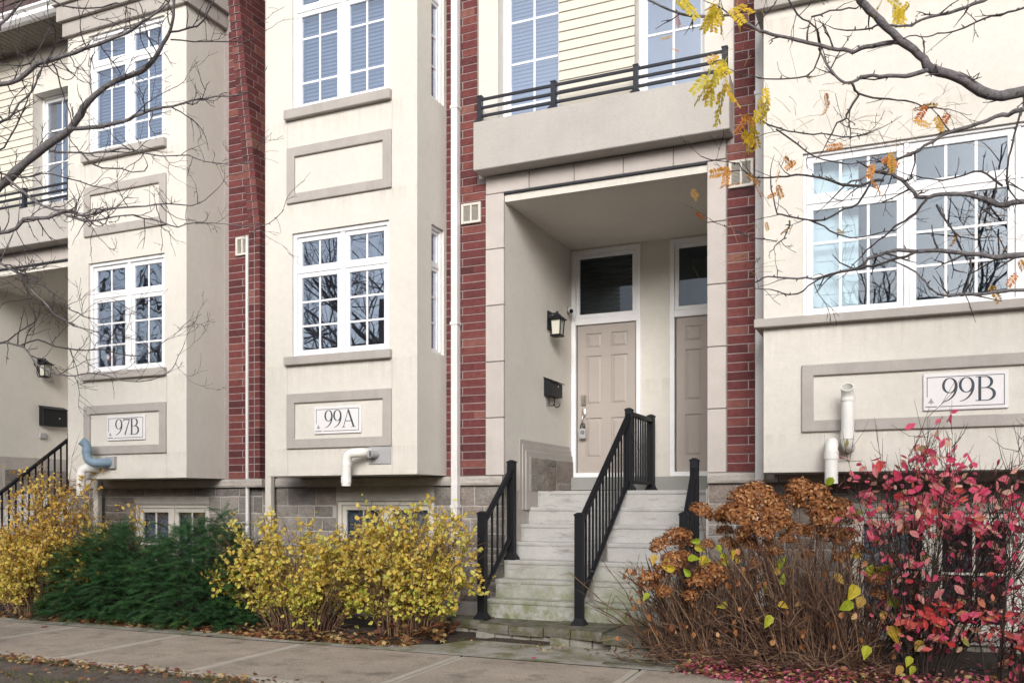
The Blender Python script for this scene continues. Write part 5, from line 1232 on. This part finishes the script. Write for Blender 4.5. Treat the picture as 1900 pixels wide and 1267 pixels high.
RIGHT = [
 ([(2040, 150), (1900, 170), (1870, 176), (1850, 178), (1820, 170), (1790, 150), (1760, 138), (1727, 128), (1715, 110), (1695, 92), (1670, 76), (1645, 52), (1625, 30), (1605, 10), (1590, -14), (1580, -40)], .024, .014, 4.15, 4.1),
 ([(1722, 130), (1700, 137), (1680, 142), (1650, 141), (1620, 140), (1597, 143), (1580, 153), (1560, 150), (1543, 132), (1528, 108), (1520, 84)], .011, .004, 4.12, 4.3),
 ([(1580, 153), (1586, 168), (1593, 178), (1576, 205), (1570, 220), (1553, 228), (1545, 245)], .006, .003, 4.2, 4.3), ([(1593, 174), (1620, 182), (1650, 184), (1680, 187), (1700, 192), (1735, 200), (1760, 203)], .005, .002, 4.2, 4.0),
 ([(1690, 88), (1672, 80), (1648, 80), (1620, 86), (1597, 90), (1582, 98), (1565, 92), (1540, 90), (1500, 80), (1480, 75), (1450, 68), (1420, 60), (1400, 52), (1380, 42), (1360, 32), (1345, 29), (1300, 31), (1270, 28), (1240, 18), (1215, 6), (1190, -10)], .010, .005, 4.12, 4.5),
 ([(1960, -60), (1870, -20), (1825, 2), (1790, 15), (1760, 25), (1725, 32), (1700, 42), (1680, 48), (1650, 47), (1625, 48), (1605, 55), (1570, 57)], .009, .003, 4.0, 4.2),
 ([(1960, 5), (1900, 15), (1870, 23), (1840, 30), (1810, 42), (1790, 52), (1765, 60), (1740, 62), (1720, 69), (1700, 66), (1675, 72)], .005, .002, 4.0, 4.1),
 ([(2000, 185), (1900, 203), (1880, 208), (1860, 213), (1830, 225), (1800, 235), (1770, 243), (1745, 253), (1715, 270), (1690, 285), (1660, 298), (1640, 315), (1610, 326), (1580, 336), (1560, 352)], .011, .004, 4.1, 4.4),
 ([(2000, 378), (1900, 374), (1870, 380), (1850, 380), (1830, 370), (1800, 362), (1770, 360), (1735, 362), (1710, 366), (1695, 355), (1680, 340), (1665, 330), (1645, 322)], .014, .007, 4.0, 4.3),
 ([(1640, 335), (1610, 340), (1585, 345), (1540, 335), (1510, 328), (1490, 325), (1460, 328), (1430, 330), (1405, 330), (1385, 320), (1372, 305), (1345, 300), (1300, 290)], .007, .002, 4.3, 4.6),
 ([(2000, 478), (1900, 473), (1870, 475), (1840, 477), (1800, 472), (1770, 468), (1745, 465), (1700, 467), (1665, 464), (1640, 470), (1610, 480), (1600, 496), (1570, 502), (1540, 512), (1510, 518), (1480, 517), (1450, 515), (1425, 513), (1410, 520)], .013, .003, 3.95, 4.4),
 ([(1700, 467), (1660, 480), (1620, 495), (1600, 498), (1560, 505), (1530, 512), (1500, 530), (1480, 545), (1455, 545), (1430, 537), (1400, 535)], .006, .002, 4.0, 4.5),
 ([(2000, 545), (1900, 538), (1860, 540), (1830, 545), (1790, 545), (1760, 548), (1740, 545), (1725, 535), (1715, 520), (1700, 505), (1682, 495)], .008, .003, 3.95, 4.1),
 ([(1720, 370), (1700, 395), (1680, 410), (1660, 420), (1640, 440), (1620, 455), (1600, 475)], .006, .003, 4.1, 4.3),
 ([(1615, 340), (1592, 378), (1565, 388), (1530, 408), (1500, 408), (1480, 405), (1450, 398), (1440, 390), (1435, 365), (1430, 335)], .005, .003, 4.3, 4.5),
 ([(1500, 408), (1530, 420), (1555, 435), (1600, 440), (1640, 430), (1672, 420)], .004, .002, 4.4, 4.2), ([(1465, 410), (1460, 430), (1445, 450), (1436, 462)], .004, .002, 4.5, 4.4), ([(1442, 448), (1400, 442), (1370, 430), (1345, 420), (1315, 405)], .003, .0015, 4.5, 4.7),
 ([(1525, 85), (1510, 130), (1480, 145), (1420, 147), (1400, 143), (1360, 132)], .004, .002, 4.4, 4.5), ([(1460, -5), (1480, 28), (1500, 40), (1517, 55), (1522, 80)], .004, .003, 4.2, 4.3), ([(1505, 32), (1540, 20), (1575, 15), (1592, 14)], .004, .003, 4.2, 4.1), ([(1400, 52), (1420, 28), (1438, 8), (1445, -12)], .003, .002, 4.4, 4.3),
 ([(1410, 222), (1445, 238), (1475, 245), (1510, 250), (1540, 250), (1580, 255), (1610, 248)], .004, .0025, 4.5, 4.2), ([(1440, 240), (1480, 268), (1510, 290), (1545, 300), (1580, 305), (1600, 300)], .004, .002, 4.4, 4.3), ([(1860, 345), (1840, 330), (1820, 318), (1790, 325), (1750, 335), (1710, 330), (1685, 325)], .005, .002, 4.0, 4.2),
 ([(1895, 200), (1885, 240), (1880, 262), (1872, 290), (1868, 330), (1872, 352)], .004, .004, 4.0, 4.0), ([(1738, 380), (1752, 405), (1770, 430), (1785, 440)], .005, .003, 4.0, 3.9), ([(1800, 478), (1802, 505), (1795, 530), (1790, 545)], .004, .003, 3.9, 3.9)]
lt = street_tree('bare grey tree whose branches reach in from the left edge', -7.8, 4.6, 4.6, .10, R(195), LEFT, 9, .40, 21, extra=7)
rt = street_tree('grey tree reaching in from the right edge with a few yellow and orange leaves', 1.0, 5.0, 4.0, .085, R(-25), RIGHT, 8.5, .20, 33, extra=5)
# compound leaves left on the right-hand tree, and bare tan leaf stalks
def compound(seed, mat):
    r2 = random.Random(seed); m = MB(); n = 8
    m.tube([(0, 0, 0), (.01, .5, .02), (0, 1, -.03)], [.012, .010, .006], 4, cap=False)
    for k in range(n):
        y = .18 + .8 * k / (n - 1); L = .26 * (1 - .3 * abs(k / (n - 1) - .4))
        for s in (-1, 1):
            a = r2.uniform(.9, 1.25); zz = r2.uniform(-.09, .03); d = Vector((s * math.sin(a), math.cos(a), 0)); p = Vector((0, y, 0)); e = p + d * L + Vector((0, 0, zz)); w = Vector((-d.y, d.x, .12)) * L * .22
            m.add([p, p.lerp(e, .35) + w, p.lerp(e, .75) + w * .8, e, p.lerp(e, .75) - w * .8, p.lerp(e, .35) - w], [(0, 1, 2, 3), (0, 3, 4, 5)])
    return leaf_mesh(m.v, m.f, mat, 'leaf')
CY, CO = [compound(k, LOCY) for k in (1, 2)], [compound(k, LOCO) for k in (3, 4)]
rnd.seed(8)
for (px, py, s) in [(1322, 112, .13), (1335, 128, .12), (1342, 158, .14), (1350, 150, .10), (1322, 140, .11), (1312, 160, .09), (1412, 180, .12), (1420, 160, .09), (1425, 172, .11), (1392, 222, .11), (1380, 235, .10), (1262, -8, .11), (1325, 0, .13), (1338, 8, .12), (1352, 12, .10), (1368, 15, .10), (1640, -8, .08), (1655, 5, .09), (1668, 8, .09), (1690, 0, .08), (1318, 5, .10), (1350, 105, .12)]:
    put_leaf(rnd.choice(CY), at(px, py, rnd.uniform(4.05, 4.5)), Vector((rnd.uniform(-.7, .7), rnd.uniform(-.4, .3), -1)), s * 1.2, rt)
    put_leaf(rnd.choice(CY), at(px + rnd.uniform(-12, 12), py + rnd.uniform(-8, 12), rnd.uniform(4.05, 4.5)), Vector((rnd.uniform(-1, 1), rnd.uniform(-.4, .3), -.8)), s, rt)
for (px, py, s) in [(1335, 100, .11), (1306, 22, .07), (1255, 28, .07), (1250, 66, .07), (1245, 90, .05), (1372, 212, .09), (1385, 218, .08), (1362, 316, .11), (1380, 322, .10), (1352, 312, .10), (1378, 340, .11), (1395, 330, .10), (1452, 292, .09), (1448, 312, .07), (1480, 296, .07), (1640, 288, .08), (1652, 276, .10), (1622, 300, .09), (1608, 318, .11), (1630, 295, .09), (1722, 192, .08), (1745, 196, .09), (1765, 206, .09), (1735, 212, .08), (1692, 222, .08), (1690, 205, .07), (1282, 352, .09), (1290, 392, .07), (1420, 368, .06), (1500, 145, .06), (1530, 170, .09), (1538, 195, .07), (1440, 340, .08), (1420, 410, .05), (1470, 420, .06), (1550, 425, .05), (1570, 270, .08), (1890, 480, .08), (1888, 505, .09), (1836, 525, .10), (1780, 430, .07)]:
    put_leaf(rnd.choice(CO), at(px, py, rnd.uniform(4.0, 4.5)), Vector((rnd.uniform(-.9, .9), rnd.uniform(-.5, .3), rnd.uniform(-1, .1))), s, rt)
sm = MB()
for (cx, cy, w, h, n) in [(1560, 230, 110, 70, 46), (1740, 210, 60, 40, 24), (1830, 430, 60, 45, 34), (1370, 40, 50, 60, 18), (1480, 300, 60, 50, 14), (1420, 460, 80, 60, 16), (1640, 260, 70, 40, 20)]:
    for k in range(n):
        p = at(cx + rnd.gauss(0, w * .6), cy + rnd.gauss(0, h * .6), rnd.uniform(3.95, 4.4)); d = rand_unit(.1); L = rnd.uniform(.06, .16)
        sm.tube([p, p + d * L * .5 + Vector((0, 0, .008)), p + d * L], [.0011, .0009, .0006], 3, cap=False)
sm.build('leaf_stalks', surf('tan_stalk', (.30, .19, .08), .7), rt, kind='stuff')

# ------------------------------------------------------------------ across the street (seen only as reflections)
def bare_tree(x, y, label, copy_of=None, rz=0., s=1.):
    if copy_of is None:
        t = thing('street_tree', (x, y, 0), label, 'tree'); tm = MB(); tm.tube([(x, y, 0), (x + .03, y, 1.2), (x - .04, y + .05, 2.6), (x, y, 3.4)], [.17, .13, .12, .10], 12); tm.build('trunk', BARK, t); cr = MB()
        for k in range(8):
            a = k * .9 + rnd.uniform(-.3, .3); recurse(cr, cr, Vector((x, y, rnd.uniform(2.2, 3.4))), Vector((math.cos(a), math.sin(a), rnd.uniform(.5, 1.6))).normalized(), rnd.uniform(1.7, 2.4), .05, 0, 3)
        cr.build('crown', BARK, t); return t
    t = thing('street_tree', (x, y, 0), label, 'tree')
    for c in copy_of.children:
        d = c.copy(); link(d); d.parent = t
    t.rotation_euler.z = rz; t.scale = (s, s, s); return t
b0 = bare_tree(-13.4, 4.4, 'bare street tree on the verge beyond the left edge')
for k, (x, y, rz, s) in enumerate([(-22, -6.5, 1, 1.15), (-14.5, -6.6, 2.2, 1.25), (-7, -6.4, .4, 1.1), (.5, -6.6, 3.1, 1.25), (8, -6.5, 4.2, 1.2)]):
    bare_tree(x, y, 'bare tree across the street, ' + ('farthest to the left', 'facing the leftmost bay', 'facing the middle bay', 'straight behind the camera', 'farthest to the right')[k], b0, rz, s)['group'] = 'bare trees across the street'
fb = thing('far_house_row', (-8, -25, 0), 'long brick house row across the street behind the camera', 'building')
FB = Fr((0, -21, 0), (-1, 0, 0), (0, 1, 0))
MB().box(-45, 30, -29, -21, 0, 7.4).build('wall', FARB, fb)
rm = MB(); rm.add([(-45.5, -20.6, 7.4), (30.5, -20.6, 7.4), (30.5, -25, 10), (-45.5, -25, 10), (-45.5, -29.4, 7.4), (30.5, -29.4, 7.4)], [(0, 1, 2, 3), (3, 2, 5, 4)]); rm.build('roof', SHINGLE, fb)
for k in range(24):
    for z in (1.2, 4.6):
        u = -28 + k * 3.0; w_ = MB().ring(FB, u, u + 1.4, z, z + 1.7, .09, .0, .06).build('window', WHITE, fb, org=FB.p(u, z, 0)); MB().fbox(FB, u + .09, u + 1.31, z + .09, z + 1.61, .002, .01).build('pane', DARKM, w_)
